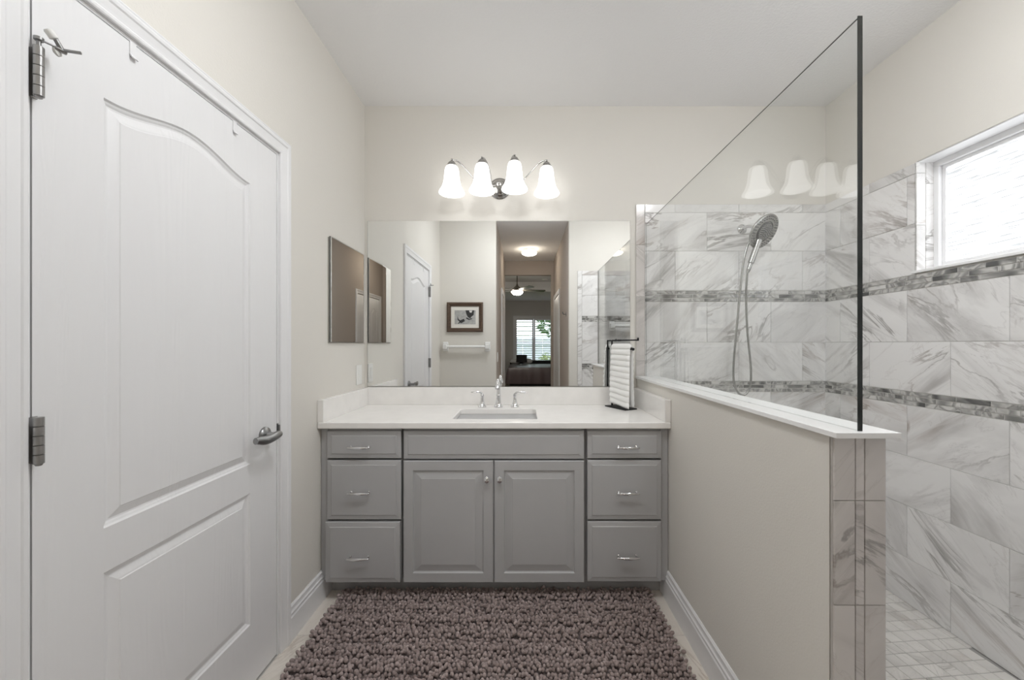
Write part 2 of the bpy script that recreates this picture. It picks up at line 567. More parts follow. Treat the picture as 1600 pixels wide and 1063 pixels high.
bm = BM()
box(bm, XL - T, XR + T, YR, T, ZC, ZC + 0.1)
box(bm, HXL - T, HXR + T, HY, YR, ZC, ZC + 0.1)
struct(part('ceiling', bm, M['ceiling']), 'white textured bathroom and hall ceiling', 'ceiling')
bm = BM()  # added shell behind the door, keeps sky light out of its gaps
box(bm, XL - T - 0.32, XL - T - 0.30, -2.0, -0.5, -0.1, 2.4)
box(bm, XL - T - 0.30, XL - T, -2.0, -1.98, -0.1, 2.4)
box(bm, XL - T - 0.30, XL - T, -0.52, -0.5, -0.1, 2.4)
box(bm, XL - T - 0.30, XL - T, -1.98, -0.52, 2.38, 2.4)
box(bm, XL - T - 0.30, XL - T, -1.98, -0.52, -0.1, -0.002)
struct(part('wall_closet', bm, M['taupe']), 'closet walls behind the closed white door', 'wall')
# bedroom ceiling: low border with a raised tray
TX0, TX1, TY0, TY1, TZ = -1.3, 2.5, -8.50, HY - 0.75, 3.012
bm = BM()
box(bm, BX0, BX1, BY, TY0, ZC, 3.1)
box(bm, BX0, BX1, TY1, HY - T, ZC, 3.1)
box(bm, BX0, TX0, TY0, TY1, ZC, 3.1)
box(bm, TX1, BX1, TY0, TY1, ZC, 3.1)
box(bm, TX0, TX1, TY0, TY1, TZ, 3.1)
struct(part('ceiling_bedroom', bm, M['ceiling']), 'white tray ceiling of the bedroom in the mirror', 'ceiling')
bm = BM()
box(bm, HXL - T, HXR + T, HY - T, YR - 0.02, -0.1, 0)
box(bm, BX0, BX1, BY, HY - T, -0.1, 0)
struct(part('floor_hall', bm, M['hallfloor']), 'beige hall and bedroom carpet', 'floor')

# ------------------------------------------------------------------ tiling: every tile its own quad block with its own marble coordinates
rng = random.Random(7)

class Tiles:
    def __init__(s, to_world):
        s.w = to_world; s.v = []; s.f = []; s.m = []; s.co = []; s.rn = []
    def ground(s, u0, u1, v0, v1, d, mi):
        b = len(s.v)
        for (u, v) in ((u0, v0), (u1, v0), (u1, v1), (u0, v1)):
            s.v.append(s.w(u, v, d)); s.co.append((u, v, 0)); s.rn.append(0.5)
        s.f.append((b, b + 1, b + 2, b + 3)); s.m.append(mi)
    def tile(s, u0, u1, v0, v1, mi=0, joint=0.0022, d0=0.003, d1=0.0085, bev=0.0012, ang=None, quad=None):
        if quad is None:
            j = joint / 2
            if u1 - u0 < 4 * j or v1 - v0 < 4 * j: return
            q = [(u0 + j, v0 + j), (u1 - j, v0 + j), (u1 - j, v1 - j), (u0 + j, v1 - j)]
        else:
            q = quad
        cu = sum(p[0] for p in q) / 4; cv = sum(p[1] for p in q) / 4
        a = ang if ang is not None else math.radians(rng.choice((34, 40, 30, 46, 26, -38, 12)))
        seed = rng.random() * 60; rn = rng.random()
        ou, ov = rng.uniform(-9, 9), rng.uniform(-9, 9)
        ca, sa = math.cos(a), math.sin(a)
        b = len(s.v)
        for (ins, d) in ((0, d0), (0, d1 - bev), (bev, d1)):
            for (u, v) in q:
                du, dv = u - cu, v - cv
                L = math.hypot(du, dv)
                u2 = u - (math.copysign(ins, du)); v2 = v - (math.copysign(ins, dv))
                if quad is not None:
                    u2 = u - du / L * ins * 1.4; v2 = v - dv / L * ins * 1.4
                s.v.append(s.w(u2, v2, d))
                s.co.append((ca * du + sa * dv + ou, -sa * du + ca * dv + ov, seed))
                s.rn.append(rn)
        for r in (0, 4):
            for k in range(4):
                s.f.append((b + r + k, b + r + (k + 1) % 4, b + r + 4 + (k + 1) % 4, b + r + 4 + k)); s.m.append(mi)
        s.f.append((b + 8, b + 9, b + 10, b + 11)); s.m.append(mi)
    def row(s, u0, u1, v0, v1, phase, length, mi=0, **kw):
        k = math.floor((u0 - phase) / length)
        a = phase + k * length
        while a < u1:
            lo, hi = max(a, u0), min(a + length, u1)
            if hi - lo > 0.006:
                s.tile(lo, hi, v0, v1, mi, **kw)
            a += length
    def mosaic(s, u0, u1, v0, v1, mi):
        h = (v1 - v0) / 3
        for r in range(3):
            a = u0 - rng.uniform(0, 0.06)
            while a < u1:
                ln = rng.choice((0.075, 0.10, 0.10, 0.125, 0.145))
                lo, hi = max(a, u0), min(a + ln, u1)
                if hi - lo > 0.008:
                    s.tile(lo, hi, v0 + r * h, v0 + (r + 1) * h, mi, joint=0.0040, bev=0.0008, ang=rng.uniform(-0.8, 0.8))
                a += ln
    def build(s, name, mats, parent=None):
        me = bpy.data.meshes.new(name)
        me.from_pydata(s.v, [], s.f)
        me.polygons.foreach_set('material_index', s.m)
        at = me.attributes.new('tile_co', 'FLOAT_VECTOR', 'POINT')
        at.data.foreach_set('vector', np.array(s.co, dtype=np.float32).ravel())
        ar = me.attributes.new('tile_rnd', 'FLOAT', 'POINT')
        ar.data.foreach_set('value', np.array(s.rn, dtype=np.float32))
        return link_mesh(name, me, mats, parent)

LEN = 0.397
ROWS = [(-0.02, 0.204, 'A'), (0.204, 0.460, 'B'), (0.460, 0.704, 'A'), (0.704, 0.954, 'B'),
        (1.0216, 1.2632, 'A'), (1.2632, 1.516, 'B'), (1.586, 1.832, 'A'), (1.832, 2.072, 'B'), (2.072, 2.124, 'A')]
BANDS = [(0.954, 1.0216), (1.516, 1.586)]
TM = [M['marble'], M['grout']]

def tiled(parent, to_world, u0, u1, pa, pb, hole=None):
    t = Tiles(to_world)
    def spans(v0, v1):
        if hole and v1 > hole[2] + 0.001 and v0 < hole[3]:
            return [(u0, hole[0]), (hole[1], u1)]
        return [(u0, u1)]
    for v0, v1, k in ROWS:
        for a, b in spans(v0, v1):
            t.row(a, b, v0, v1, pa if k == 'A' else pb, LEN)
    for v0, v1 in ((-0.02, 1.586), (1.586, 2.124)):
        for a, b in spans(v0, v1):
            t.ground(a, b, v0, v1, 0.0055, 1)
    t.build('marble_tile', TM, parent)
    g = Tiles(to_world)
    for v0, v1 in BANDS:
        g.mosaic(u0, u1, v0, v1, 0)
    tag(g.build('mosaic_band', [M['mosaic']], parent), 'grey swirled glass mosaic strips')

# vanity wall, shower side
tiled(wall_back, lambda u, v, d: (u, -d, v), 0.760, XR, 0.948, 1.147)
t = Tiles(lambda u, v, d: (u, -d, v))
for v0, v1 in ((1.04, 1.148), (1.148, 1.548), (1.548, 1.870), (1.870, 2.124)):
    t.tile(0.705, 0.760, v0, v1)
t.ground(0.7045, 0.7605, 1.04, 2.1245, 0.0055, 1)
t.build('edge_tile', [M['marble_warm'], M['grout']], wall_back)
# window wall
tiled(wall_right, lambda u, v, d: (XR - d, u, v), YR, 0.0, -0.708, -0.516, (WY0, WY1, WZ0, WZ1))
# rear wall of shower
tiled(wall_rear, lambda u, v, d: (u, YR + d, v), 0.70, XR, 0.90, 1.10)
t = Tiles(lambda u, v, d: (u, YR + d, v))
for v0, v1 in ((0.0, 0.3), (0.3, 0.7), (0.7, 1.1), (1.1, 1.5), (1.5, 1.85), (1.85, 2.124)):
    t.tile(0.650, 0.70, v0, v1)
t.ground(0.65, 0.70, 0, 2.124, 0.0055, 1)
t.build('edge_tile', TM, wall_rear)

# bathroom floor tiles
t = Tiles(lambda u, v, d: (u, v, d - 0.0085))
t.ground(XL - T, HW1, YR - 0.05, 0.0, 0.0065, 1)
yj = -0.7488
for i in range(-5, 4):
    for j in range(-4, 5):
        u0 = -0.75 + 0.46 * i; v0 = yj + 0.46 * j
        u0c, u1c = max(u0, XL), min(u0 + 0.46, HW1)
        v0c, v1c = max(v0, YR - 0.05), min(v0 + 0.46, 0)
        if u1c - u0c > 0.01 and v1c - v0c > 0.01:
            t.tile(u0c, u1c, v0c, v1c, 0, joint=0.003, ang=rng.uniform(0.9, 1.9))
box_v = len(t.v)
floor = struct(t.build('floor', [M['travertine'], M['grout']]), 'beige stone tile bathroom floor around the rug', 'floor')

# shower floor: small squares laid a few degrees off the walls
t = Tiles(lambda u, v, d: (u, v, d - 0.0285))
t.ground(HW0 + 0.05, XR, YR, 0.0, 0.0065, 1)
ca, sa = math.cos(math.radians(5)), math.sin(math.radians(5))
P = 0.057
for i in range(-26, 40):
    for j in range(-46, 16):
        a0, b0 = 1.2 + i * P, -1.0 + j * P
        q = []
        for (du, dv) in ((0, 0), (1, 0), (1, 1), (0, 1)):
            a = i * P + du * P + (0.0014 if du == 0 else -0.0014)
            b = j * P + dv * P + (0.0014 if dv == 0 else -0.0014)
            q.append((1.3 + ca * a - sa * b, -0.9 + sa * a + ca * b))
        if all(HW1 - 0.03 < x < XR + 0.03 and YR < y < 0.0 for x, y in q):
            q = [(min(x, XR), y) for x, y in q]
            if max(x for x, y in q) - min(x for x, y in q) > 0.01:
                t.tile(0, 0, 0, 0, 0, quad=q, ang=rng.uniform(0, PI))
struct(t.build('floor_shower', [M['marble_floor'], M['grout_floor']]), 'shower floor of small square marble tiles', 'floor')
bm = BM()
box(bm, XL - T, XR + T, YR, T, -0.2, -0.05)
struct(part('floor_slab', bm, M['grout']), 'slab under the bathroom tiles', 'floor')

# ------------------------------------------------------------------ half wall with its cap, tiled end and shower side
bm = BM()
box(bm, HW0, HW1 - 0.01, HWY + 0.008, -0.0005, -0.05, 1.041)
wall_half = struct(part('wall_half', bm, M['wall']), 'beige half wall between vanity and shower with marble tiled end', 'wall')
t = Tiles(lambda u, v, d: (u, HWY + 0.0085 - d, v))
t.ground(HW0, HW1, -0.02, 1.041, 0.004, 1)
for (u0, u1) in ((0.7165, 0.766), (0.766, 0.7876), (0.7876, 0.837)):
    for (v0, v1) in ((0.0, 0.30), (0.30, 0.65), (0.65, 0.891), (0.891, 1.041)):
        t.tile(u0, u1, v0, v1, 0, joint=0.0014, ang=math.radians(rng.choice((35, -30, 50, 80))))
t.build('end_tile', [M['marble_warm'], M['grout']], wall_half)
t = Tiles(lambda u, v, d: (HW1 - 0.0085 + d, u, v))
t.ground(HWY, 0, -0.02, 1.041, 0.004, 1)
for v0, v1, k in ROWS:
    if v0 < 0.9:
        t.row(HWY, -0.009, v0, min(v1, 1.041), -0.708 if k == 'A' else -0.516, LEN)
t.row(HWY, -0.009, 0.954, 1.041, -0.708, LEN)
t.build('marble_tile', TM, wall_half)
bm = BM()
box(bm, 0.700, 0.832 + 0.014, -1.543, -0.009, 1.041, 1.0535)
box(bm, 0.700 + 0.012, 0.832 + 0.002, -1.531, -0.009, 1.0405, 1.042)
trim_1 = struct(part('trim_1', bm, M['capstone'], bevel=0.0015), 'white stone cap along the top of the half wall', 'wall cap')

# ------------------------------------------------------------------ trim profiles
def swept(bm, prof, pts_of):
    """prof: (offset, thickness) points; pts_of(offset, thickness) -> list of path points"""
    lines = [[bm.verts.new(p) for p in pts_of(w, t)] for w, t in prof]
    for q, w in zip(lines, lines[1:]):
        for k in range(len(q) - 1):
            bm.faces.new((q[k], q[k + 1], w[k + 1], w[k]))
    for e in (0, -1):
        bm.faces.new([ln[e] for ln in lines])
    return bm

BASE = [(0.0, 0.0), (0.0, 0.016), (0.098, 0.016), (0.104, 0.0125), (0.110, 0.0125), (0.116, 0.0145), (0.122, 0.010), (0.130, 0.0085), (0.138, 0.0085), (0.145, 0.003), (0.145, 0.0)]
CASE = [(0.0, 0.0), (0.0, 0.009), (0.003, 0.011), (0.010, 0.0115), (0.013, 0.0095), (0.020, 0.0105), (0.036, 0.0135), (0.040, 0.0165), (0.047, 0.0175), (0.052, 0.0165), (0.056, 0.0175), (0.060, 0.015), (0.060, 0.0)]

def base_x(name, x, sgn, y0, y1, label):
    bm = swept(BM(), BASE, lambda h, t: [(x + sgn * t, y0, h), (x + sgn * t, y1, h)])
    return struct(part(name, bm, M['trim']), label, 'baseboard')
def base_y(name, y, sgn, x0, x1, label):
    bm = swept(BM(), BASE, lambda h, t: [(x0, y + sgn * t, h), (x1, y + sgn * t, h)])
    return struct(part(name, bm, M['trim']), label, 'baseboard')

def casing(bm, x, sgn, y0, y1, zt):
    return swept(bm, CASE, lambda w, t: [(x + sgn * t, y0 - w, 0.0), (x + sgn * t, y0 - w, zt + w), (x + sgn * t, y1 + w, zt + w), (x + sgn * t, y1 + w, 0.0)])

base_x('baseboard_left', XL, 1, DY1 + 0.062, -0.445, 'white baseboard between the door casing and the vanity')
base_x('baseboard_half', HW0, -1, HWY + 0.004, -0.445, 'white baseboard along the half wall')
base_y('baseboard_rear', YR, 1, XL + 0.017, HXL, 'white baseboard under the picture and towel bar')

# ------------------------------------------------------------------ panelled door leaves
def arch_loop(y0, y1, z0, z1, rise, ins, n=28):
    pts = [(y0 + ins, z0 + ins), (y1 - ins, z0 + ins)]
    for i in range(n + 1):
        s = 1 - i / n
        y = y0 + ins + (y1 - y0 - 2 * ins) * s
        z = z1 - ins + rise * (math.sin(PI * s) ** 2 if rise else 0)
        pts.append((y, z))
    return pts

PROF = [(0.0, 0.0), (0.004, 0.0045), (0.008, 0.006), (0.012, 0.0085), (0.016, 0.009), (0.033, 0.003), (0.037, 0.0022), (0.039, 0.0005)]

def leaf(bm, xf, sgn, y0, y1, z0, z1, panels, thick=0.035):
    """door leaf whose front face lies at x = xf and looks along sgn"""
    edges = []
    def loop(pts, d):
        vs = [bm.verts.new((xf - sgn * d, p[0], p[1])) for p in pts]
        return vs
    outer = loop([(y0, z0), (y1, z0), (y1, z1), (y0, z1)], 0)
    es = [bm.edges.new((outer[i], outer[(i + 1) % 4])) for i in range(4)]
    for p in panels:
        prev = loop(arch_loop(*p, 0.0), 0)
        n = len(prev)
        es += [bm.edges.new((prev[i], prev[(i + 1) % n])) for i in range(n)]
        for ins, d in PROF[1:]:
            cur = loop(arch_loop(*p, ins), d)
            for k in range(n):
                bm.faces.new((prev[k], prev[(k + 1) % n], cur[(k + 1) % n], cur[k]))
            prev = cur
        bm.faces.new(prev)
    bmesh.ops.triangle_fill(bm, use_beauty=True, use_dissolve=False, edges=es)
    back = loop([(y0, z0), (y1, z0), (y1, z1), (y0, z1)], thick)
    for i in range(4):
        bm.faces.new((outer[i], outer[(i + 1) % 4], back[(i + 1) % 4], back[i]))
    bm.faces.new(back)
    return bm

PANELS = lambda y0, y1: [(y0 + 0.132, y1 - 0.148, 0.817, 1.834, 0.047), (y0 + 0.132, y1 - 0.148, 0.234, 0.712, 0.0)]
bm = leaf(BM(), XL, 1, DY0, DY1, 0.010, DZ, PANELS(DY0, DY1))
door_1 = struct(part('door_1', bm, M['door']), 'white two panel door with arched top panel and pewter lever', 'door')

def hinge(z0, z1):
    bm = BM()
    xk, yk, r = XL + 0.0185, DY0 - 0.004, 0.0080
    box(bm, XL - 0.002, XL + 0.0170, yk - 0.0015, yk + 0.0015, z0 + 0.001, z1 - 0.001)
    box(bm, XL + 0.0005, XL + 0.0035, yk, yk + 0.010, z0, z1)
    h = (z1 - z0) / 5
    for i in range(5):
        rr = r
        lathe(bm, (xk, yk, z0 + i * h + 0.0006), (0, 0, 1), [(0, rr * 0.9), (0.0005, rr), (h - 0.0013, rr), (h - 0.0008, rr * 0.9)], 20)
    lathe(bm, (xk, yk, z0 - 0.004), (0, 0, 1), [(0, 0.003), (0.001, 0.005), (0.004, 0.006)], 14)
    return part('hinge', bm, M['nickel_hinge'], door_1)
h1 = hinge(1.748, 1.848)
h2 = hinge(1.012, 1.106)
bm = BM()
xk, yk, zk = XL + 0.0185, DY0 - 0.004, 1.848
lathe(bm, (xk, yk, zk), (0, 0, 1), [(0, 0.0035), (0.016, 0.0035)], 12)
lathe(bm, (xk, yk, zk + 0.012), (0, 0, 1), [(0, 0.0065), (0.001, 0.0075), (0.006, 0.0075), (0.007, 0.006)], 16)
tube(bm, [(xk, yk, zk + 0.0155), (xk + 0.012, yk + 0.027, zk + 0.0155)], 0.0022, 10)
e = Vector((xk + 0.0125, yk + 0.028, zk + 0.0145))
lathe(bm, e - Vector((0, 0.002, 0.002)), (0.6, 1, -0.1), [(-0.008, 0.003), (-0.007, 0.0045), (0.008, 0.0045), (0.009, 0.003)], 12)
tube(bm, [e, e + Vector((0.030, 0.008, 0.0))], 0.0032, 10)
tube(bm, [e, e + Vector((-0.002, -0.012, 0.020))], [0.005, 0.004], 10)
lathe(bm, e + Vector((-0.002, -0.010, 0.014)), (-0.15, -0.6, 0.75), [(0, 0.004), (0.002, 0.0075), (0.014, 0.0075), (0.017, 0.006), (0.018, 0)], 18, 1)
lathe(bm, e + Vector((-0.002, -0.001, -0.004)), (-0.75, -0.2, -0.1), [(0, 0.004), (0.003, 0.009), (0.007, 0.009), (0.009, 0.006), (0.0095, 0)], 18, 1)
tag(part('door_stop', bm, [M['pewter'], M['rubber']], h1), 'hinge pin door stop with white rubber bumpers')

# lever handle
hy, hz = (0.611 - 1) * 2.4, 0.905
bm = BM()
lathe(bm, (XL, hy, hz), (1, 0, 0), [(0, 0.031), (0.004, 0.031), (0.009, 0.028), (0.013, 0.020), (0.016, 0.013), (0.030, 0.011), (0.046, 0.0115)], 28)
lever = part('door_handle', bm, M['pewter'], door_1, smooth=False)
bm = BM()
pts = smooth_path([(XL + 0.052, hy + 0.014, hz + 0.001), (XL + 0.054, hy - 0.004, hz + 0.002), (XL + 0.055, hy - 0.035, hz - 0.001), (XL + 0.052, hy - 0.070, hz - 0.003), (XL + 0.046, hy - 0.100, hz + 0.003), (XL + 0.045, hy - 0.112, hz + 0.004)], 6)
n = len(pts)
tube(bm, pts, [0.0095 + 0.004 * math.sin(PI * min(1, i / n * 1.15)) for i in range(n)], 14, squash=1.25)
part('lever', bm, M['pewter'], lever)

# casing, jamb and strike plate
bm = casing(BM(), XL, 1, DY0 - 0.012, DY1 + 0.012, DZ + 0.012)
g = 0.0035
box(bm, XL - T, XL, DY0 - 0.022, DY0 - g, 0, DZ + g)
box(bm, XL - T, XL, DY1 + g, DY1 + 0.022, 0, DZ + g)
box(bm, XL - T, XL, DY0 - 0.022, DY1 + 0.022, DZ + g, DZ + 0.022)
trim_2 = struct(part('trim_2', bm, M['trim'], recalc=True), 'white moulded casing around the bathroom door', 'door casing')
bm = BM()
box(bm, XL - 0.004, XL + 0.0012, DY1 + 0.0025, DY1 + 0.010, hz - 0.028, hz + 0.028)
tube(bm, [(XL + 0.004, DY1 + 0.010, hz - 0.022), (XL + 0.004, DY1 + 0.010, hz + 0.022)], 0.004, 10)
part('strike_plate', bm, M['pewter'], trim_2)

def over_hook(y, label):
    bm = BM()
    w = 0.0075
    path = [(XL - 0.010, DZ + 0.0016), (XL + 0.0016, DZ + 0.0016), (XL + 0.0016, DZ - 0.030), (XL + 0.008, DZ - 0.040)]
    for (a, b) in zip(path, path[1:]):
        d = Vector((b[0] - a[0], 0, b[1] - a[1])); L = d.length; d.normalize(); nn = Vector((-d.z, 0, d.x)) * 0.0012
        vs = []
        for (p, yy, s) in ((a, y - w, 1), (b, y - w, 1), (b, y + w, 1), (a, y + w, 1), (a, y - w, -1), (b, y - w, -1), (b, y + w, -1), (a, y + w, -1)):
            vs.append(bm.verts.new((p[0] + s * nn.x, yy, p[1] + s * nn.z)))
        for f in ((0, 1, 2, 3), (7, 6, 5, 4), (0, 4, 5, 1), (1, 5, 6, 2), (2, 6, 7, 3), (3, 7, 4, 0)):
            bm.faces.new([vs[i] for i in f])
    return tag(part('over_door_hook', bm, M['trim']), label, 'door hook', 'hooks over the door top')
over_hook((0.4046 - 1) * 2.4, 'white strip hook over the door top nearer the hinges')
over_hook((0.5475 - 1) * 2.4, 'white strip hook over the door top nearer the latch')

# hall doors, seen only in the mirrors
def hall_door(idx, x, sgn, y0, y1, label, clabel):
    bm = leaf(BM(), x + sgn * 0.004, sgn, y0, y1, 0.01, DZ, [(y0 + 0.11, y0 + 0.36, 0.817, 1.80, 0.05), (y1 - 0.36, y1 - 0.11, 0.817, 1.80, 0.05), (y0 + 0.11, y1 - 0.11, 0.234, 0.712, 0.0)], 0.0035)
    struct(part('door_%d' % idx, bm, M['door']), label, 'door')
    struct(part('trim_%d' % (idx + 1), casing(BM(), x, sgn, y0 - 0.012, y1 + 0.012, DZ + 0.012), M['trim']), clabel, 'door casing')
hall_door(2, HXR, -1, -4.28, -3.42, 'white panelled hall door reflected in the medicine cabinet mirror', 'white casing of the hall door nearest the robe hook')
hall_door(3, HXL, 1, -4.10, -3.34, 'white panelled door on the hall wall opposite the robe hook', 'white casing of the hall door opposite the robe hook')

# ------------------------------------------------------------------ shower window
wy0, wy1, wz0, wz1 = WY0, WY1, WZ0, WZ1
bm = BM()
FX = XR + 0.086
F = 0.030
box(bm, FX - 0.012, FX + 0.03, wy0, wy1, wz1 - F, wz1)
box(bm, FX - 0.012, FX + 0.03, wy0, wy1, wz0, wz0 + F * 0.7)
box(bm, FX - 0.012, FX + 0.03, wy1 - F, wy1, wz0 + F * 0.7, wz1 - F)
box(bm, FX - 0.012, FX + 0.03, wy0, wy0 + F, wz0 + F * 0.7, wz1 - F)
G = 0.016
box(bm, FX + 0.004, FX + 0.026, wy0 + F, wy1 - F, wz1 - F - G, wz1 - F)
box(bm, FX + 0.004, FX + 0.026, wy0 + F, wy1 - F, wz0 + F * 0.7, wz0 + F * 0.7 + G)
box(bm, FX + 0.004, FX + 0.026, wy1 - F - G, wy1 - F, wz0 + F * 0.7 + G, wz1 - F - G)
box(bm, FX + 0.004, FX + 0.026, wy0 + F, wy0 + F + G, wz0 + F * 0.7 + G, wz1 - F - G)
window_1 = struct(part('window_1', bm, M['vinyl'], bevel=0.002), 'white framed shower window with bright obscured glass', 'window')
bm = bx(FX + 0.012, FX + 0.017, wy0 + F + G, wy1 - F - G, wz0 + F * 0.7 + G, wz1 - F - G)
tag(part('pane', bm, M['rainglass'], window_1), 'bright rippled obscured glass')
bm = bx(XR - 0.014, FX - 0.012, wy0 - 0.012, wy1 + 0.012, wz0 - 0.010, wz0 + 0.002)
part('sill', bm, M['capstone'], window_1, bevel=0.002)
t = Tiles(lambda u, v, d: (u, wy1 - d, v))
t.ground(XR - 0.006, FX - 0.01, wz0, wz1, 0.0055, 1)
for v0, v1 in ((wz0, wz0 + 0.22), (wz0 + 0.22, wz0 + 0.47), (wz0 + 0.47, wz1)):
    t.tile(XR - 0.0085, XR + 0.036, v0, v1)
    t.tile(XR + 0.036, FX - 0.01, v0 - 0.05 if v0 > wz0 else v0, v1 - 0.05 if v1 < wz1 else v1)
t.build('jamb_tile', TM, window_1)
bm = BM()
box(bm, XR, FX - 0.012, wy0, wy1, wz1 - 0.004, wz1 + 0.002)
box(bm, XR, FX - 0.012, wy0, wy0 + 0.008, wz0, wz1)
part('reveal', bm, M['vinyl'], window_1)

# ------------------------------------------------------------------ vanity cabinet
CY = -0.523                       # face frame
vanity = thing('vanity_cabinet', (-0.14, -0.27, 0), 'grey painted vanity cabinet with six drawers and two doors', 'cabinet')
bm = BM()
box(bm, -0.985, 0.709, CY + 0.03, -0.002, 0.097, 0.845)
box(bm, -0.985, -0.9515, CY, CY + 0.03, 0.097, 0.845)
box(bm, 0.673, 0.709, CY, CY + 0.03, 0.097, 0.845)
for x0, x1 in ((-0.9485, -0.593), (0.3147, 0.670)):
    for z0, z1 in ((0.700, 0.845), (0.4026, 0.6865), (0.0985, 0.3893)):
        box(bm, x0, x1, CY, CY + 0.03, z0, z1)
box(bm, -0.577, 0.295, CY, CY + 0.03, 0.6967, 0.845)
box(bm, -0.577, 0.295, CY, CY + 0.03, 0.097, 0.685)
part('carcass', bm, M['cabinet'], vanity, bevel=0.001)
bm = bx(-0.985, 0.709, -0.447, -0.020, 0.0, 0.0975)
part('toe_kick', bm, M['cabinet'], vanity)
DPROF = [(0.0, 0.0), (0.0, 0.0125), (0.002, 0.0145), (0.019, 0.0165), (0.0215, 0.0168), (0.0235, 0.0192), (0.027, 0.0195)]

def pull(parent, x, z, yf):
    bm = BM()
    L = 0.054
    for s in (-1, 1):
        lathe(bm, (x + s * 0.043, yf, z), (0, -1, 0), [(0, 0.0055), (0.003, 0.0055), (0.004, 0.0035), (0.020, 0.0035), (0.022, 0.0045)], 12)
    n = 24
    pts = [(x - L + 2 * L * i / n, yf - 0.024 - 0.003 * math.sin(PI * i / n), z) for i in range(n + 1)]
    def rad(s):
        s = abs(s)
        if s > 0.95: return 0.0024
        if s > 0.82: return 0.0042
        if s > 0.76: return 0.0030
        return 0.0038 + 0.0042 * (1 - (s / 0.76) ** 2)
    tube(bm, pts, [rad(-1 + 2 * i / n) for i in range(n + 1)], 12)
    part('pull', bm, M['chrome'], parent)

for cx0, cx1, px in ((-0.9505, -0.591, -0.787), (0.3127, 0.672, 0.505)):
    for i, (z0, z1, pz) in enumerate(((0.698, 0.831, 0.756), (0.4006, 0.6885, 0.537), (0.1003, 0.3913, 0.229))):
        out = 0.008 if (i == 2 and px < 0) else 0.0
        sx = -0.0035 if out else 0.0
        bm = raised_front(BM(), cx0 + sx, cx1 + sx, z0, z1, CY - out, DPROF)
        if out:
            box(bm, cx0 + 0.02, cx1 - 0.02, CY - out + 0.001, CY + 0.001, z0 + 0.02, z1 - 0.02)
        d = part('drawer', bm, M['cabinet'], vanity)
        pull(d, px, pz, CY - out - 0.0195)
bm = raised_front(BM(), -0.579, 0.297, 0.6947, 0.831, CY, DPROF)
part('false_front', bm, M['cabinet'], vanity)
VPROF = [(0.0, 0.0), (0.0, 0.016), (0.003, 0.0195), (0.046, 0.0195), (0.048, 0.0165), (0.050, 0.0125), (0.054, 0.0115), (0.082, 0.0175), (0.085, 0.0178), (0.087, 0.0192)]
for x0, x1, kx in ((-0.579, -0.1440, -0.1735), (-0.1380, 0.297, -0.1115)):
    bm = raised_front(BM(), x0, x1, 0.097, 0.687, CY, VPROF)
    d = part('door', bm, M['cabinet'], vanity)
    bm = BM()
    lathe(bm, (kx, CY - 0.0195, 0.602), (0, -1, 0), [(0, 0.008), (0.002, 0.008), (0.004, 0.005), (0.012, 0.0045), (0.015, 0.009), (0.019, 0.0125), (0.024, 0.0125), (0.028, 0.009), (0.030, 0)], 24)
    for v in bm.verts:
        v.co.z = 0.602 + (v.co.z - 0.602) * 1.3
    part('knob', bm, M['chrome'], d)

# ------------------------------------------------------------------ worktop, sink, faucet
CT = 0.876
def slab_with_hole(x0, x1, y0, y1, z0, z1, hx0, hx1, hy0, hy1, r):
    bm = BM()
    def hole_pts():
        out = []
        for cx, cy, a0 in ((hx1 - r, hy1 - r, 0), (hx0 + r, hy1 - r, 90), (hx0 + r, hy0 + r, 180), (hx1 - r, hy0 + r, 270)):
            for i in range(7):
                a = math.radians(a0 + 15 * i)
                out.append((cx + r * math.cos(a), cy + r * math.sin(a)))
        return out
    rings = {}
    for z in (z0, z1):
        o = [bm.verts.new((x, y, z)) for x, y in ((x0, y0), (x1, y0), (x1, y1), (x0, y1))]
        h = [bm.verts.new((x, y, z)) for x, y in hole_pts()]
        es = [bm.edges.new((o[i], o[(i + 1) % 4])) for i in range(4)] + [bm.edges.new((h[i], h[(i + 1) % len(h)])) for i in range(len(h))]
        bmesh.ops.triangle_fill(bm, use_beauty=True, use_dissolve=False, edges=es)
        rings[z] = (o, h)
    for k in (0, 1):
        a, b = rings[z0][k], rings[z1][k]
        for i in range(len(a)):
            bm.faces.new((a[i], a[(i + 1) % len(a)], b[(i + 1) % len(a)], b[i]))
    return bm
SX0, SX1, SY0, SY1 = -0.357, 0.073, -0.472, -0.168
counter = thing('countertop', (-0.138, -0.28, 0.845), 'cream quartz countertop with low backsplash on the grey vanity', 'countertop')
part('worktop', slab_with_hole(XL + 0.001, HW0 - 0.001, -0.559, -0.001, 0.845, CT, SX0, SX1, SY0, SY1, 0.022), M['quartz'], counter, bevel=0.005, seg=3)
part('backsplash', bx(-0.959, 0.683, -0.022, -0.001, CT, 0.985), M['quartz'], counter, bevel=0.0015)
part('side_splash', bx(XL + 0.001, -0.959, -0.556, -0.001, CT, 0.983), M['quartz'], counter, bevel=0.0015)
part('side_splash', bx(0.683, HW0 - 0.001, -0.556, -0.001, CT, 0.983), M['quartz'], counter, bevel=0.0015)

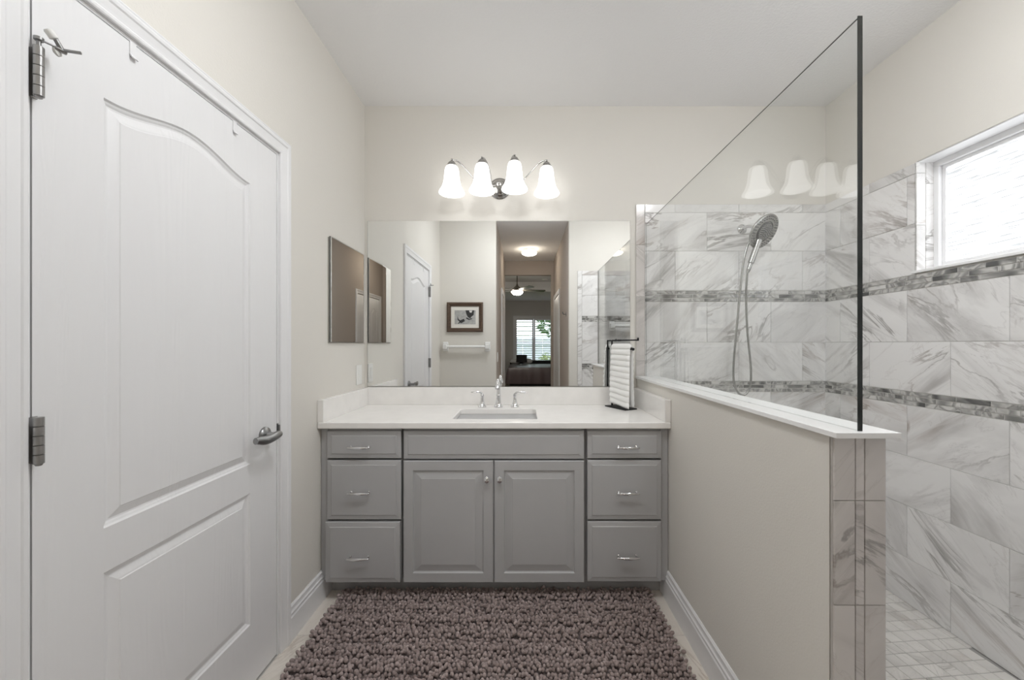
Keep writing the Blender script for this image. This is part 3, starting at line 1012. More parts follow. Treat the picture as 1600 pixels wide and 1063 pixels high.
def rrect(x0, x1, y0, y1, r, z, seg=6):
    out = []
    for cx, cy, a0 in ((x1 - r, y1 - r, 0), (x0 + r, y1 - r, 90), (x0 + r, y0 + r, 180), (x1 - r, y0 + r, 270)):
        for i in range(seg + 1):
            a = math.radians(a0 + 90 * i / seg)
            out.append((cx + r * math.cos(a), cy + r * math.sin(a), z))
    return out
bm = BM()
m_ = 0.004
loops = [rrect(SX0 - 0.02, SX1 + 0.02, SY0 - 0.02, SY1 + 0.02, 0.03, 0.8446),
         rrect(SX0 - m_, SX1 + m_, SY0 - m_, SY1 + m_, 0.026, 0.8446),
         rrect(SX0 + 0.004, SX1 - 0.004, SY0 + 0.004, SY1 - 0.004, 0.03, 0.80),
         rrect(SX0 + 0.014, SX1 - 0.014, SY0 + 0.014, SY1 - 0.014, 0.045, 0.74),
         rrect(SX0 + 0.05, SX1 - 0.05, SY0 + 0.05, SY1 - 0.05, 0.06, 0.715),
         rrect(-0.142 - 0.03, -0.142 + 0.03, -0.32 - 0.03, -0.32 + 0.03, 0.029, 0.708)]
loops_bridge(bm, loops)
loops_bridge(bm, [rrect(SX0 - 0.02, SX1 + 0.02, SY0 - 0.02, SY1 + 0.02, 0.03, 0.8446), rrect(SX0 - 0.02, SX1 + 0.02, SY0 - 0.02, SY1 + 0.02, 0.03, 0.80), rrect(SX0 + 0.03, SX1 - 0.03, SY0 + 0.03, SY1 - 0.03, 0.05, 0.69)])
sink = thing('sink_basin', (-0.142, -0.32, 0.69), 'white rectangular undermount sink in the cream countertop', 'sink')
part('bowl', bm, M['porcelain'], sink, smooth=True)
bm = lathe(BM(), (-0.142, -0.32, 0.7085), (0, 0, 1), [(0, 0.024), (0.002, 0.024), (0.003, 0.018), (0.001, 0.012), (0.0012, 0)], 24)
part('drain', bm, M['chrome'], sink)

FXC, FYC = -0.146, -0.098
faucet = thing('faucet', (FXC, FYC, CT), 'chrome widespread faucet with two lever handles behind the sink', 'faucet')
bm = BM()
lathe(bm, (FXC, FYC, CT), (0, 0, 1), [(0, 0.0265), (0.004, 0.0265), (0.008, 0.0245), (0.011, 0.021), (0.022, 0.0165), (0.045, 0.0135), (0.065, 0.0120), (0.068, 0.0140), (0.073, 0.0140), (0.076, 0.0118), (0.085, 0.0115)], 28)
pts = smooth_path([(FXC, FYC, CT + 0.080), (FXC, FYC + 0.004, CT + 0.120), (FXC, FYC - 0.004, CT + 0.148), (FXC, FYC - 0.030, CT + 0.163), (FXC, FYC - 0.065, CT + 0.158), (FXC, FYC - 0.092, CT + 0.140), (FXC, FYC - 0.104, CT + 0.120)], 7)
n = len(pts)
tube(bm, pts, [0.0118 - 0.0015 * math.sin(PI * i / n) + (0.0022 if i > n - 6 else 0) for i in range(n)], 18)
part('spout', bm, M['chrome'], faucet)
for s in (-1, 1):
    bm = BM()
    hx = FXC + s * 0.098
    lathe(bm, (hx, FYC, CT), (0, 0, 1), [(0, 0.0255), (0.004, 0.0255), (0.008, 0.023), (0.012, 0.019), (0.025, 0.0135), (0.045, 0.0095), (0.060, 0.0085), (0.064, 0.0105), (0.072, 0.0105), (0.078, 0.008), (0.082, 0)], 24)
    pts = smooth_path([(hx, FYC, CT + 0.072), (hx + s * 0.006, FYC - 0.001, CT + 0.083), (hx + s * 0.020, FYC - 0.003, CT + 0.089), (hx + s * 0.045, FYC - 0.006, CT + 0.089), (hx + s * 0.066, FYC - 0.008, CT + 0.087)], 6)
    n = len(pts)
    tube(bm, pts, [0.0075 - 0.0035 * i / n for i in range(n)], 12)
    part('lever_handle', bm, M['chrome'], faucet)

# ------------------------------------------------------------------ mirrors
mirror = thing('wall_mirror', (-0.152, -0.003, 0.988), 'large frameless mirror above the vanity counter', 'mirror')
part('mirror_glass', bx(-0.968, 0.668, -0.0065, -0.004, 0.990, 2.020), M['mirror'], mirror)
part('backing', bx(-0.970, 0.669, -0.004, -0.0005, 0.988, 2.021), M['mirror_edge'], mirror)

medicine = thing('medicine_cabinet', (-0.985, -0.248, 1.262), 'mirrored medicine cabinet on the left wall beside the large mirror', 'cabinet')
part('flange', bx(XL + 0.0003, XL + 0.005, -0.458, -0.040, 1.258, 1.795), M['steel'], medicine)
part('frame', bx(XL + 0.005, XL + 0.0115, -0.450, -0.046, 1.262, 1.801), M['mirror_edge'], medicine)
bm = raised_front(BM(), -0.4485, -0.0475, 1.2635, 1.7995, 0.0, [(0.0, 0.0), (0.0, 0.0022), (0.004, 0.0024)])
for v in bm.verts:
    x, y, z = v.co
    v.co = (XL + 0.0115 - y, x, z)
part('mirror_door', bm, M['mirror'], medicine)

# ------------------------------------------------------------------ vanity light
VL = thing('vanity_light', (-0.144, 0, 2.222), 'chrome four arm vanity light with lit bell glass shades', 'wall light')
cz = 2.222; cx = -0.144
bm = BM()
lathe(bm, (cx, 0, cz), (0, -1, 0), [(0, 0.066), (0.006, 0.066), (0.009, 0.061), (0.013, 0.060), (0.016, 0.054), (0.021, 0.050), (0.030, 0.036), (0.036, 0.022), (0.045, 0.016), (0.052, 0.017)], 40)
lathe(bm, (cx, -0.070, cz), (0, -1, 0), [(-0.022, 0), (-0.019, 0.0115), (-0.011, 0.019), (0, 0.022), (0.011, 0.019), (0.019, 0.0115), (0.022, 0)], 28)
lathe(bm, (cx, -0.089, cz), (0, -1, 0), [(0, 0.007), (0.006, 0.007), (0.010, 0.004), (0.012, 0)], 16)
part('backplate', bm, M['fixture'], VL)
SHADES = [(-0.420, -0.130), (-0.239, -0.156), (-0.048, -0.182), (0.141, -0.119)]
ZT = 2.306                        # top of the glass
for (sx, sy) in SHADES:
    outer_ = abs(sx - cx) > 0.2
    s = 1 if sx > cx else -1
    bm = BM()
    st = Vector((cx + s * 0.014, -0.070, cz - 0.004))
    en = Vector((sx, sy, ZT + 0.030))
    d = (en - st)
    if outer_:
        pth = [st, st + Vector((d.x * 0.22, d.y * 0.2, -0.012)), st + Vector((d.x * 0.46, d.y * 0.5, 0.012)), st + Vector((d.x * 0.64, d.y * 0.7, 0.060)), st + Vector((d.x * 0.80, d.y * 0.85, 0.104)), st + Vector((d.x * 0.92, d.y * 0.95, d.z + 0.005)), en]
    else:
        pth = [st, st + Vector((d.x * 0.35, d.y * 0.15, -0.006)), st + Vector((d.x * 0.42, d.y * 0.30, 0.040)), st + Vector((d.x * 0.62, d.y * 0.55, 0.098)), st + Vector((d.x * 0.86, d.y * 0.85, d.z + 0.008)), en]
    tube(bm, smooth_path(pth, 8), 0.0042, 10)
    part('arm', bm, M['fixture'], VL)
    bm = BM()
    lathe(bm, (sx, sy, ZT - 0.004), (0, 0, 1), [(0, 0.030), (0.003, 0.031), (0.007, 0.028), (0.009, 0.0275), (0.011, 0.0255), (0.014, 0.0255), (0.017, 0.0225), (0.022, 0.021), (0.029, 0.014), (0.034, 0.0075), (0.038, 0.005), (0.041, 0.0062), (0.045, 0.0055), (0.049, 0)], 28)
    part('socket_cap', bm, M['fixture'], VL)
    bm = BM()
    prof = [(0.002, 0.022), (0.0, 0.027), (-0.006, 0.0335), (-0.016, 0.0385), (-0.030, 0.0415), (-0.055, 0.044), (-0.080, 0.0465), (-0.105, 0.051), (-0.125, 0.0575), (-0.140, 0.0655), (-0.150, 0.0725), (-0.158, 0.0755), (-0.163, 0.0750), (-0.163, 0.0725), (-0.152, 0.068), (-0.135, 0.058), (-0.10, 0.046), (-0.05, 0.040), (-0.015, 0.034), (-0.004, 0.024)]
    lathe(bm, (sx, sy, ZT), (0, 0, 1), prof, 32)
    tag(part('shade', bm, M['shade'], VL), 'lit white opal glass bell shade')

# ------------------------------------------------------------------ switch plates
def plate(name, x, sgn, y, z, label, cat, paddles=1):
    t_ = thing(name, (x, y, z - 0.06), label, cat)
    bm = bx(min(x, x + sgn * 0.006), max(x, x + sgn * 0.006), y - 0.036, y + 0.036, z - 0.059, z + 0.059)
    part('cover_plate', bm, M['plastic'], t_, bevel=0.002)
    bm = bx(min(x + sgn * 0.006, x + sgn * 0.009), max(x + sgn * 0.006, x + sgn * 0.009), y - 0.017, y + 0.017, z - 0.034, z + 0.034)
    part('rocker', bm, M['plastic'], t_, bevel=0.0015)
plate('wall_switch', XL + 0.0002, 1, -0.092, 1.068, 'white switch plate on the left wall just above the side splash', 'switch')
plate('wall_switch', HXL + 0.0002, 1, -2.44, 1.09, 'white switch plate at the hall opening, past the towel bar', 'switch')
plate('wall_switch', HXR - 0.0002, -1, -4.385, 1.15, 'white switch plate beside the bedroom opening at the hall end', 'switch')

# ------------------------------------------------------------------ towel stand and towel
ts = Vector((0.5415, -0.066, CT))
ud = Vector((0.46, -0.888, 0)).normalized()
vd = Vector((ud.y, -ud.x, 0)) * -1      # to the right of the arm seen from above
stand = thing('towel_stand', ts, 'black metal two arm towel stand on the right end of the counter', 'towel stand')
bm = BM()
q = [ts + ud * a + vd * b for a, b in ((-0.012, -0.045), (0.165, -0.045), (0.165, 0.045), (-0.012, 0.045))]
lo = [bm.verts.new(p) for p in q]; hi = [bm.verts.new(p + Vector((0, 0, 0.006))) for p in q]
bm.faces.new(lo); bm.faces.new(hi)
for i in range(4):
    bm.faces.new((lo[i], lo[(i + 1) % 4], hi[(i + 1) % 4], hi[i]))
part('base', bm, M['black'], stand, bevel=0.001)
bm = tube(BM(), [ts + Vector((0, 0, 0.005)), ts + Vector((0, 0, 0.401))], 0.0048, 12)
part('post', bm, M['black'], stand)
bm = tube(BM(), [ts + Vector((0, 0, 0.399)), ts + ud * 0.03 + Vector((0, 0, 0.399)), ts + ud * 0.222 + Vector((0, 0, 0.399))], 0.0042, 12)
tube(bm, [ts + ud * 0.218 + Vector((0, 0, 0.395)), ts + ud * 0.218 + Vector((0, 0, 0.412))], 0.0055, 12)
tube(bm, [ts + ud * 0.05 + Vector((0, 0, 0.399)), ts + ud * 0.08 + Vector((0, 0, 0.399))], 0.0055, 12)
part('arm', bm, M['black'], stand)
zl = 0.347
bm = tube(BM(), [ts + Vector((0, 0, zl)), ts + ud * 0.182 + Vector((0, 0, zl))], 0.0042, 12)
lathe(bm, ts + ud * 0.176 + Vector((0, 0, zl)), ud, [(0, 0.004), (0.001, 0.008), (0.008, 0.008), (0.009, 0.006)], 14)
part('arm', bm, M['black'], stand)
# towel: folded over the lower arm, ribbed across
bm = BM()
A0, A1 = 0.008, 0.168
ztop = CT + zl + 0.006
NL, NT = 520, 16
zbL, zbR = CT + 0.022, CT + 0.026
path = []
Lr = ztop - zbL; Rr = ztop - zbR
tot = Lr + 0.030 + Rr
rt = 0.012
def center(t):
    """t along the draped length -> (across, z, normal)"""
    if t < Lr:
        z = zbL + t
        sp = 0.006 * math.sin(PI * (1 - t / Lr) * 0.9)
        return (-rt - sp - 0.006 * (1 - t / Lr), z, (-1, 0))
    if t < Lr + 0.030:
        a = (t - Lr) / 0.030 * PI
        return (-rt * math.cos(a), ztop + rt * math.sin(a), (-math.cos(a), math.sin(a)))
    t2 = t - Lr - 0.030
    z = ztop - t2
    return (rt + 0.010 * t2 / Rr, z, (1, 0))
grid_o, grid_i = [], []
for i in range(NL + 1):
    t = tot * i / NL
    c, z, nn = center(t)
    rib = abs(math.sin(PI * t / 0.0325)) ** 0.55
    th = 0.0020 + 0.0135 * rib
    ro, ri = [], []
    for j in range(NT + 1):
        s = j / NT
        a = A0 + (A1 - A0) * s
        edge = 1 - 0.9 * (abs(2 * s - 1) ** 12)
        wob = 0.002 * math.sin(9 * s + t * 14) + 0.003 * math.sin(3.1 * s + 2)
        aa = a + 0.0025 * (rib - 0.5) * (1 if s > 0.5 else -1) * (abs(2 * s - 1) ** 6) + 0.003 * math.sin(t * 9)
        oo = c + nn[0] * (th * edge + wob * 0.5)
        zz = z + nn[1] * th * edge + 0.004 * math.sin(4 * s + 1) * (abs(t - tot / 2) / (tot / 2)) - (0.012 * s if t < Lr else 0.006 * s) * (abs(t - tot / 2) / (tot / 2))
        p = ts + ud * aa + vd * oo; ro.append(bm.verts.new((p.x, p.y, zz)))
        oi = c - nn[0] * 0.0045 * edge
        p = ts + ud * aa + vd * oi; ri.append(bm.verts.new((p.x, p.y, zz - nn[1] * 0.008)))
    grid_o.append(ro); grid_i.append(ri)
for g in (grid_o, grid_i):
    for i in range(NL):
        for j in range(NT):
            bm.faces.new((g[i][j], g[i][j + 1], g[i + 1][j + 1], g[i + 1][j]))
for i in range(NL):
    for j in (0, NT):
        bm.faces.new((grid_o[i][j], grid_o[i + 1][j], grid_i[i + 1][j], grid_i[i][j]))
for i in (0, NL):
    for j in range(NT):
        bm.faces.new((grid_o[i][j], grid_o[i][j + 1], grid_i[i][j + 1], grid_i[i][j]))
tag(part('hand_towel', bm, M['towel'], smooth=True), 'white ribbed hand towel draped over the black towel stand', 'towel')

# ------------------------------------------------------------------ bath rug of short chenille loops
RX0, RX1, RY0, RY1 = -0.905, 0.640, -1.46, -0.462
rug = thing('bath_rug', ((RX0 + RX1) / 2, (RY0 + RY1) / 2, 0.0), 'mauve brown chenille shag rug on the floor before the vanity', 'rug')
part('backing', bx(RX0 + 0.012, RX1 - 0.012, RY0 + 0.01, RY1 - 0.008, 0.0003, 0.007), M['rugbase'], rug)
r2 = np.random.default_rng(11)
ns, nr = 7, 5
unit = [(0, 0, 1.0)]
for a in range(1, nr):
    th = PI * a / nr
    for k in range(ns):
        ph = 2 * PI * k / ns
        unit.append((math.sin(th) * math.cos(ph), math.sin(th) * math.sin(ph), math.cos(th)))
unit.append((0, 0, -1.0))
unit = np.array(unit)
uf = []
for k in range(ns):
    uf.append((0, 1 + k, 1 + (k + 1) % ns))
for a in range(nr - 2):
    for k in range(ns):
        b0 = 1 + a * ns; b1 = b0 + ns
        uf.append((b0 + k, b1 + k, b1 + (k + 1) % ns)); uf.append((b0 + k, b1 + (k + 1) % ns, b0 + (k + 1) % ns))
lastv = len(unit) - 1
for k in range(ns):
    b0 = 1 + (nr - 2) * ns
    uf.append((b0 + k, lastv, b0 + (k + 1) % ns))
uf = np.array(uf)
V, Fc, RN = [], [], []
row_y = np.arange(RY0 + 0.01, RY1 - 0.004, 0.0172)
off = 0
for yi, y in enumerate(row_y):
    rowh = 0.004 * math.sin(yi * 1.31) + 0.003 * math.sin(yi * 0.47)
    xs = np.arange(RX0 + 0.008 + 0.0075 * (yi % 2), RX1 - 0.004, 0.0138)
    for x in xs:
        px = x + r2.normal(0, 0.0028); py = y + r2.normal(0, 0.0032)
        rr = r2.uniform(0.0064, 0.0086)
        ln = r2.uniform(0.0080, 0.0125)
        tilt = Vector((r2.normal(0, 0.5), r2.normal(-0.25, 0.45), 1.0))
        ex = min(x - RX0, RX1 - x)
        if ex < 0.03: tilt.x += (-0.9 if x < 0 else 0.9)
        tilt.normalize()
        a, b = frame_of(tilt)
        R = np.array([a, b, tilt])
        loc = (unit * np.array([rr, rr, ln])) @ R
        cz_ = 0.009 + ln * 0.8 + rowh + r2.normal(0, 0.003)
        pts = loc + np.array([px, py, cz_])
        pts[:, 2] = np.maximum(pts[:, 2], 0.001)
        V.append(pts); Fc.append(uf + off); off += len(unit)
        rv = np.clip(r2.normal(0.5, 0.22), 0, 1)
        RN.append(np.full(len(unit), rv))
V = np.concatenate(V); Fc = np.concatenate(Fc); RN = np.concatenate(RN)
me = bpy.data.meshes.new('pile')
me.vertices.add(len(V)); me.vertices.foreach_set('co', V.ravel())
me.loops.add(Fc.size); me.loops.foreach_set('vertex_index', Fc.ravel().astype(np.int32))
me.polygons.add(len(Fc)); me.polygons.foreach_set('loop_start', np.arange(0, Fc.size, 3, dtype=np.int32))
me.update(calc_edges=True)
ar = me.attributes.new('tile_rnd', 'FLOAT', 'POINT'); ar.data.foreach_set('value', RN.astype(np.float32))
pile = link_mesh('pile', me, M['rug'], rug, smooth=True)
pile['kind'] = 'stuff'
bm = BM()
vs = [bm.verts.new(p) for p in ((0.440, -0.470, 0.020), (0.452, -0.468, 0.020), (0.446, -0.500, 0.040), (0.436, -0.500, 0.041))]
bm.faces.new(vs)
r_ = bmesh.ops.extrude_face_region(bm, geom=bm.faces[:])
for v in r_['geom']:
    if isinstance(v, bmesh.types.BMVert): v.co += Vector((0, 0.0, 0.001))
tag(part('care_tag', bm, M['plastic'], rug), 'small white tag at the rug edge')

# ------------------------------------------------------------------ shower glass
GX0, GX1, GY, GZ0, GZ1 = 0.7628, 0.7732, -1.526, 1.0538, 2.000
screen = thing('shower_screen', (0.768, -0.77, GZ0), 'clear glass shower panel with dark polished edge on the half wall', 'shower screen')
part('glass_panel', bx(GX0, GX1, GY + 0.002, -0.0100, GZ0, GZ1 - 0.0015), M['glass'], screen)
bm = BM()
box(bm, GX0, GX1, GY, GY + 0.002, GZ0, GZ1)
box(bm, GX0 + 0.0040, GX1 - 0.0040, GY + 0.002, -0.010, GZ1 - 0.0015, GZ1)
box(bm, GX0 + 0.0046, GX1 - 0.0046, -0.010, -0.0088, GZ0, GZ1)
tag(part('polished_edge', bm, M['glass_edge'], screen), 'dark edge of the glass')

# ------------------------------------------------------------------ shower head with hose
sh = thing('shower_sprayer', (1.364, -0.0085, 1.968), 'chrome round shower head with hand wand and looping hose', 'shower head')
bm = lathe(BM(), (1.364, -0.0085, 1.968), (0, -1, 0), [(0, 0.030), (0.004, 0.030), (0.010, 0.024), (0.016, 0.014), (0.020, 0.011)], 28)
part('flange', bm, M['chrome'], sh)
hc = Vector((1.392, -0.178, 1.905))
nrm = Vector((0.36, -0.78, -0.52)).normalized()
bm = tube(BM(), smooth_path([(1.364, -0.02, 1.968), (1.366, -0.07, 1.967), (1.374, -0.11, 1.950), hc - nrm * 0.045], 8), 0.0095, 14)
lathe(bm, hc - nrm * 0.055, nrm, [(0, 0.012), (0.006, 0.020), (0.018, 0.020), (0.026, 0.014)], 20)
part('arm', bm, M['chrome'], sh)
bm = BM()
lathe(bm, hc, nrm, [(-0.030, 0.018), (-0.026, 0.040), (-0.016, 0.078), (-0.006, 0.098), (0.002, 0.1015), (0.007, 0.100), (0.009, 0.096), (0.009, 0.060), (0.004, 0.057)], 48)
ring = part('spray_ring', bm, M['dark_steel'], sh)
bm = BM()
a_, b_ = frame_of(nrm)
for rr, cnt in ((0.089, 34), (0.075, 28)):
    for k in range(cnt):
        an = 2 * PI * k / cnt
        c = hc + nrm * 0.0085 + (a_ * math.cos(an) + b_ * math.sin(an)) * rr
        lathe(bm, c, nrm, [(0, 0.0044), (0.003, 0.0036), (0.0035, 0)], 6)
part('nozzle_ring', bm, M['nozzle'], ring)
bm = BM()
for rr, cnt in ((0.045, 26), (0.037, 20), (0.030, 15), (0.020, 10), (0.010, 5)):
    for k in range(cnt):
        an = 2 * PI * k / cnt
        lathe(bm, hc + nrm * 0.0125 + (a_ * math.cos(an) + b_ * math.sin(an)) * rr, nrm, [(0, 0.0026), (0.003, 0.0022), (0.0035, 0)], 6)
wand_bm = bm
bm = BM()
lathe(bm, hc, nrm, [(0.0, 0.052), (0.008, 0.054), (0.0125, 0.052), (0.0135, 0.048), (0.0130, 0)], 36)
wand = part('hand_wand', bm, M['nozzle'], sh)
part('nozzles', wand_bm, M['steel'], wand)
# handle of the wand follows the lower edge of the disc, toward the floor
dn = Vector((-0.16, 0.05, -1)); dn = (dn - nrm * dn.dot(nrm)).normalized()
h0 = hc + dn * 0.060 + nrm * 0.004
hend = Vector((1.316, -0.150, 1.672))
bm = BM()
hs = hc + dn * 0.050 + nrm * 0.004
hp = [hs + (hend - hs) * (i / 30) for i in range(31)]
n = len(hp)
tube(bm, hp, [0.0168 + 0.003 * max(0, 1 - i / 6) if i < 22 else (0.0115 if i < 29 else 0.009) for i in range(n)], 18)
part('handle', bm, M['dark_steel'], wand)
bm = BM()
dv = hc - nrm * 0.045 + Vector((-0.012, 0.006, -0.035))
tube(bm, [hc - nrm * 0.045, dv], 0.009, 12)
yk = -0.125
hose = [hend + Vector((0, 0, 0.006)), hend + Vector((0.000, 0.010, -0.06)), (1.322, -0.125, 1.52), (1.335, -0.118, 1.32), (1.357, -0.115, 1.10), (1.349, -0.112, 0.985), (1.310, -0.110, 0.948), (1.268, -0.108, 0.99), (1.258, -0.105, 1.10), (1.275, -0.105, 1.32), (1.300, -0.105, 1.58), (1.318, -0.108, 1.75), (1.340, -0.115, 1.845), dv + Vector((0, 0, 0.002))]
sp = smooth_path(hose, 14)
tube(bm, sp, [0.0066 if i % 2 else 0.0058 for i in range(len(sp))], 12)
part('hose', bm, M['dark_steel'], sh)

# ------------------------------------------------------------------ things on rear wall (seen in the mirror)
def rail(name, x0, x1, z, label, ywall=YR):
    o = thing(name, ((x0 + x1) / 2, ywall, z - 0.055), label, 'towel bar')
    for x in (x0, x1):
        bm = BM()
        box(bm, x - 0.032, x + 0.032, ywall, ywall + 0.018, z - 0.056, z + 0.056)
        box(bm, x - 0.024, x + 0.024, ywall + 0.018, ywall + 0.075, z - 0.028, z + 0.028)
        part('mount', bm, M['ceramic'], o, bevel=0.006, seg=3)
    bm = tube(BM(), [(x0, ywall + 0.052, z), (x1, ywall + 0.052, z)], 0.0165, 18)
    part('bar', bm, M['ceramic'], o)
rail('towel_bar', -0.917, -0.420, 1.222, 'white ceramic towel bar under the framed picture, seen in the mirror')
rail('towel_bar', 1.055, 1.62, 1.466, 'white ceramic bar on the tiled shower wall, seen in the mirror', YR + 0.0085)

pic = thing('picture_frame', (-0.688, YR, 1.397), 'brown wood framed black and white picture above the towel bar', 'picture')
px0, px1, pz0, pz1 = -0.902, -0.474, 1.397, 1.749
bm = BM()
FP = [(0.0, 0.0), (0.0, 0.020), (0.008, 0.026), (0.020, 0.026), (0.030, 0.018), (0.042, 0.016), (0.048, 0.010), (0.048, 0.004)]
loops = [[(px0 + i, YR + d, pz0 + i), (px1 - i, YR + d, pz0 + i), (px1 - i, YR + d, pz1 - i), (px0 + i, YR + d, pz1 - i)] for i, d in FP]
loops_bridge(bm, loops, close_last=False)
part('frame', bm, M['darkwood'], pic)
part('mat_board', bx(px0 + 0.04, px1 - 0.04, YR + 0.001, YR + 0.005, pz0 + 0.04, pz1 - 0.04), M['matboard'], pic)
bm = BM()
cxp = -0.688
def poly(pts, mi, y):
    f = bm.faces.new([bm.verts.new((x, y, z)) for x, z in pts]); f.material_index = mi
IX0, IX1, IZ0, IZ1 = -0.812, -0.562, 1.488, 1.655
poly([(IX0, IZ0), (IX1, IZ0), (IX1, IZ1), (IX0, IZ1)], 0, YR + 0.0056)
# mirrored on the wall so that it reads as in the photo: dark animal head at the top, small leaping one below
poly([(-0.683, IZ1), (-0.58, IZ1), (-0.585, 1.60), (-0.615, 1.575), (-0.625, 1.555), (-0.655, 1.575), (-0.672, 1.61)], 1, YR + 0.006)
poly([(-0.64, IZ1 - 0.004), (-0.60, IZ1 - 0.004), (-0.612, 1.625), (-0.632, 1.63)], 2, YR + 0.0063)
poly([(-0.672, 1.572), (-0.632, 1.552), (-0.60, 1.565), (-0.61, 1.548), (-0.64, 1.540), (-0.675, 1.555)], 1, YR + 0.0062)
poly([(-0.78, 1.59), (-0.765, 1.55), (-0.745, 1.535), (-0.70, 1.555), (-0.69, 1.525), (-0.735, 1.50), (-0.752, 1.518), (-0.775, 1.54)], 1, YR + 0.0061)
poly([(-0.752, 1.52), (-0.735, 1.515), (-0.765, 1.495), (-0.775, 1.496)], 1, YR + 0.0062)
part('print', bm, [M['printgrey'], M['printblack'], M['printwhite']], pic, recalc=False)

rh = thing('robe_hook', (HXR, -2.50, 1.61), 'small dark double robe hook on the hall wall, seen in the mirror', 'hook')
bm = BM()
box(bm, HXR - 0.005, HXR, -2.515, -2.485, 1.605, 1.665)
for s in (-1, 1):
    tube(bm, smooth_path([(HXR - 0.004, -2.50 + s * 0.004, 1.635), (HXR - 0.03, -2.50 + s * 0.014, 1.630), (HXR - 0.045, -2.50 + s * 0.022, 1.645), (HXR - 0.047, -2.50 + s * 0.024, 1.662)], 5), 0.005, 8)
part('hook', bm, M['pewter'], rh)

# ------------------------------------------------------------------ ceiling lights: the hall's own, and two added for fill
def dome_light(name, x, y, r, drop, mat, label, z=ZC):
    o = thing(name, (x, y, z - drop), label, 'ceiling light')
    bm = lathe(BM(), (x, y, z), (0, 0, -1), [(0, r * 0.84), (drop * 0.42, r * 0.84), (drop * 0.45, r * 0.80)], 32)
    part('base', bm, M['plastic'], o)
    bm = lathe(BM(), (x, y, z), (0, 0, -1), [(drop * 0.40, r * 0.86), (drop * 0.46, r * 0.97), (drop * 0.60, r), (drop * 0.78, r * 0.88), (drop * 0.92, r * 0.58), (drop, 0)], 32)
    part('glass_bowl', bm, mat, o)
    return o
dome_light('ceiling_light', 0.10, -3.62, 0.118, 0.105, M['dome_hall'], 'round lit flush ceiling light in the hall, seen in the mirror')
dome_light('ceiling_light', -0.10, -1.52, 0.17, 0.12, M['dome'], 'round flush ceiling light over the bathroom floor')  # unseen lamp, added as the room's main fill
dome_light('ceiling_light', 1.15, -1.45, 0.15, 0.11, M['dome_shower'], 'round flush ceiling light over the shower')  # second invented lamp out of view, brightens the shower and the door

# ------------------------------------------------------------------ bedroom seen in the mirror
fx, fy = -0.135, -6.60
fan = thing('ceiling_fan', (fx, fy, 2.40), 'bronze ceiling fan with lit bowl in the bedroom, seen in the mirror', 'ceiling fan')
bm = tube(BM(), [(fx, fy, TZ), (fx, fy, 2.64)], 0.012, 12)
lathe(bm, (fx, fy, TZ), (0, 0, -1), [(0, 0.07), (0.02, 0.068), (0.06, 0.03), (0.065, 0.015)], 24)
part('rod', bm, M['bronze'], fan)
bm = lathe(BM(), (fx, fy, 2.66), (0, 0, -1), [(0, 0.018), (0.03, 0.022), (0.06, 0.05), (0.085, 0.085), (0.12, 0.112), (0.155, 0.118), (0.17, 0.10)], 28)
part('motor', bm, M['bronze'], fan)
bm = lathe(BM(), (fx, fy, 2.495), (0, 0, -1), [(0, 0.10), (0.01, 0.128), (0.03, 0.132), (0.06, 0.115), (0.085, 0.075), (0.098, 0)], 28)
part('light_bowl', bm, M['bowl_fan'], fan)
for k in range(5):
    an = math.radians(-12 + 72 * k)
    d = Vector((math.cos(an), math.sin(an), 0)); sd = Vector((-d.y, d.x, 0))
    bm = BM()
    c0 = Vector((fx, fy, 2.515))
    lo = [c0 + d * 0.14 - sd * 0.045 + Vector((0, 0, -0.008)), c0 + d * 0.66 - sd * 0.068 + Vector((0, 0, -0.012)), c0 + d * 0.69 + Vector((0, 0, 0)), c0 + d * 0.66 + sd * 0.068 + Vector((0, 0, 0.012)), c0 + d * 0.14 + sd * 0.045 + Vector((0, 0, 0.008))]
    a = [bm.verts.new(p) for p in lo]; b = [bm.verts.new(p + Vector((0, 0, 0.007))) for p in lo]
    bm.faces.new(a); bm.faces.new(b)
    for i in range(5):
        bm.faces.new((a[i], a[(i + 1) % 5], b[(i + 1) % 5], b[i]))
    tube(bm, [c0 + d * 0.09, c0 + d * 0.17 + Vector((0, 0, 0.004))], 0.011, 8)
    part('blade', bm, M['bronze'], fan)
bm = lathe(BM(), (0.60, -8.05, TZ), (0, 0, -1), [(0, 0.075), (0.02, 0.075), (0.032, 0.06), (0.035, 0)], 28)
tag(part('smoke_detector', bm, M['plastic']), 'white round smoke detector on the bedroom tray ceiling', 'smoke detector')

# bedroom window with plantation shutters
bm = BM()
c = 0.07
for (x0, x1, z0, z1) in ((BWX0 - c, BWX0, BWZ0 - c, BWZ1 + c), (BWX1, BWX1 + c, BWZ0 - c, BWZ1 + c), (BWX0, BWX1, BWZ1, BWZ1 + c), (BWX0, BWX1, BWZ0 - c, BWZ0)):
    box(bm, x0, x1, BY, BY + 0.03, z0, z1)
for (x0, x1, z0, z1) in ((BWX0, BWX0 + 0.03, BWZ0, BWZ1), (BWX1 - 0.03, BWX1, BWZ0, BWZ1), (BWX0 + 0.03, BWX1 - 0.03, BWZ0, BWZ0 + 0.03), (BWX0 + 0.03, BWX1 - 0.03, BWZ1 - 0.03, BWZ1)):
    box(bm, x0, x1, BY - T, BY - 0.03, z0, z1)
window_2 = struct(part('window_2', bm, M['trim']), 'white cased bedroom window reflected in the vanity mirror', 'window')
part('pane', bx(BWX0 + 0.03, BWX1 - 0.03, BY - 0.075, BY - 0.07, BWZ0 + 0.03, BWZ1 - 0.03), M['pane'], window_2)
xm = (BWX0 + BWX1) / 2
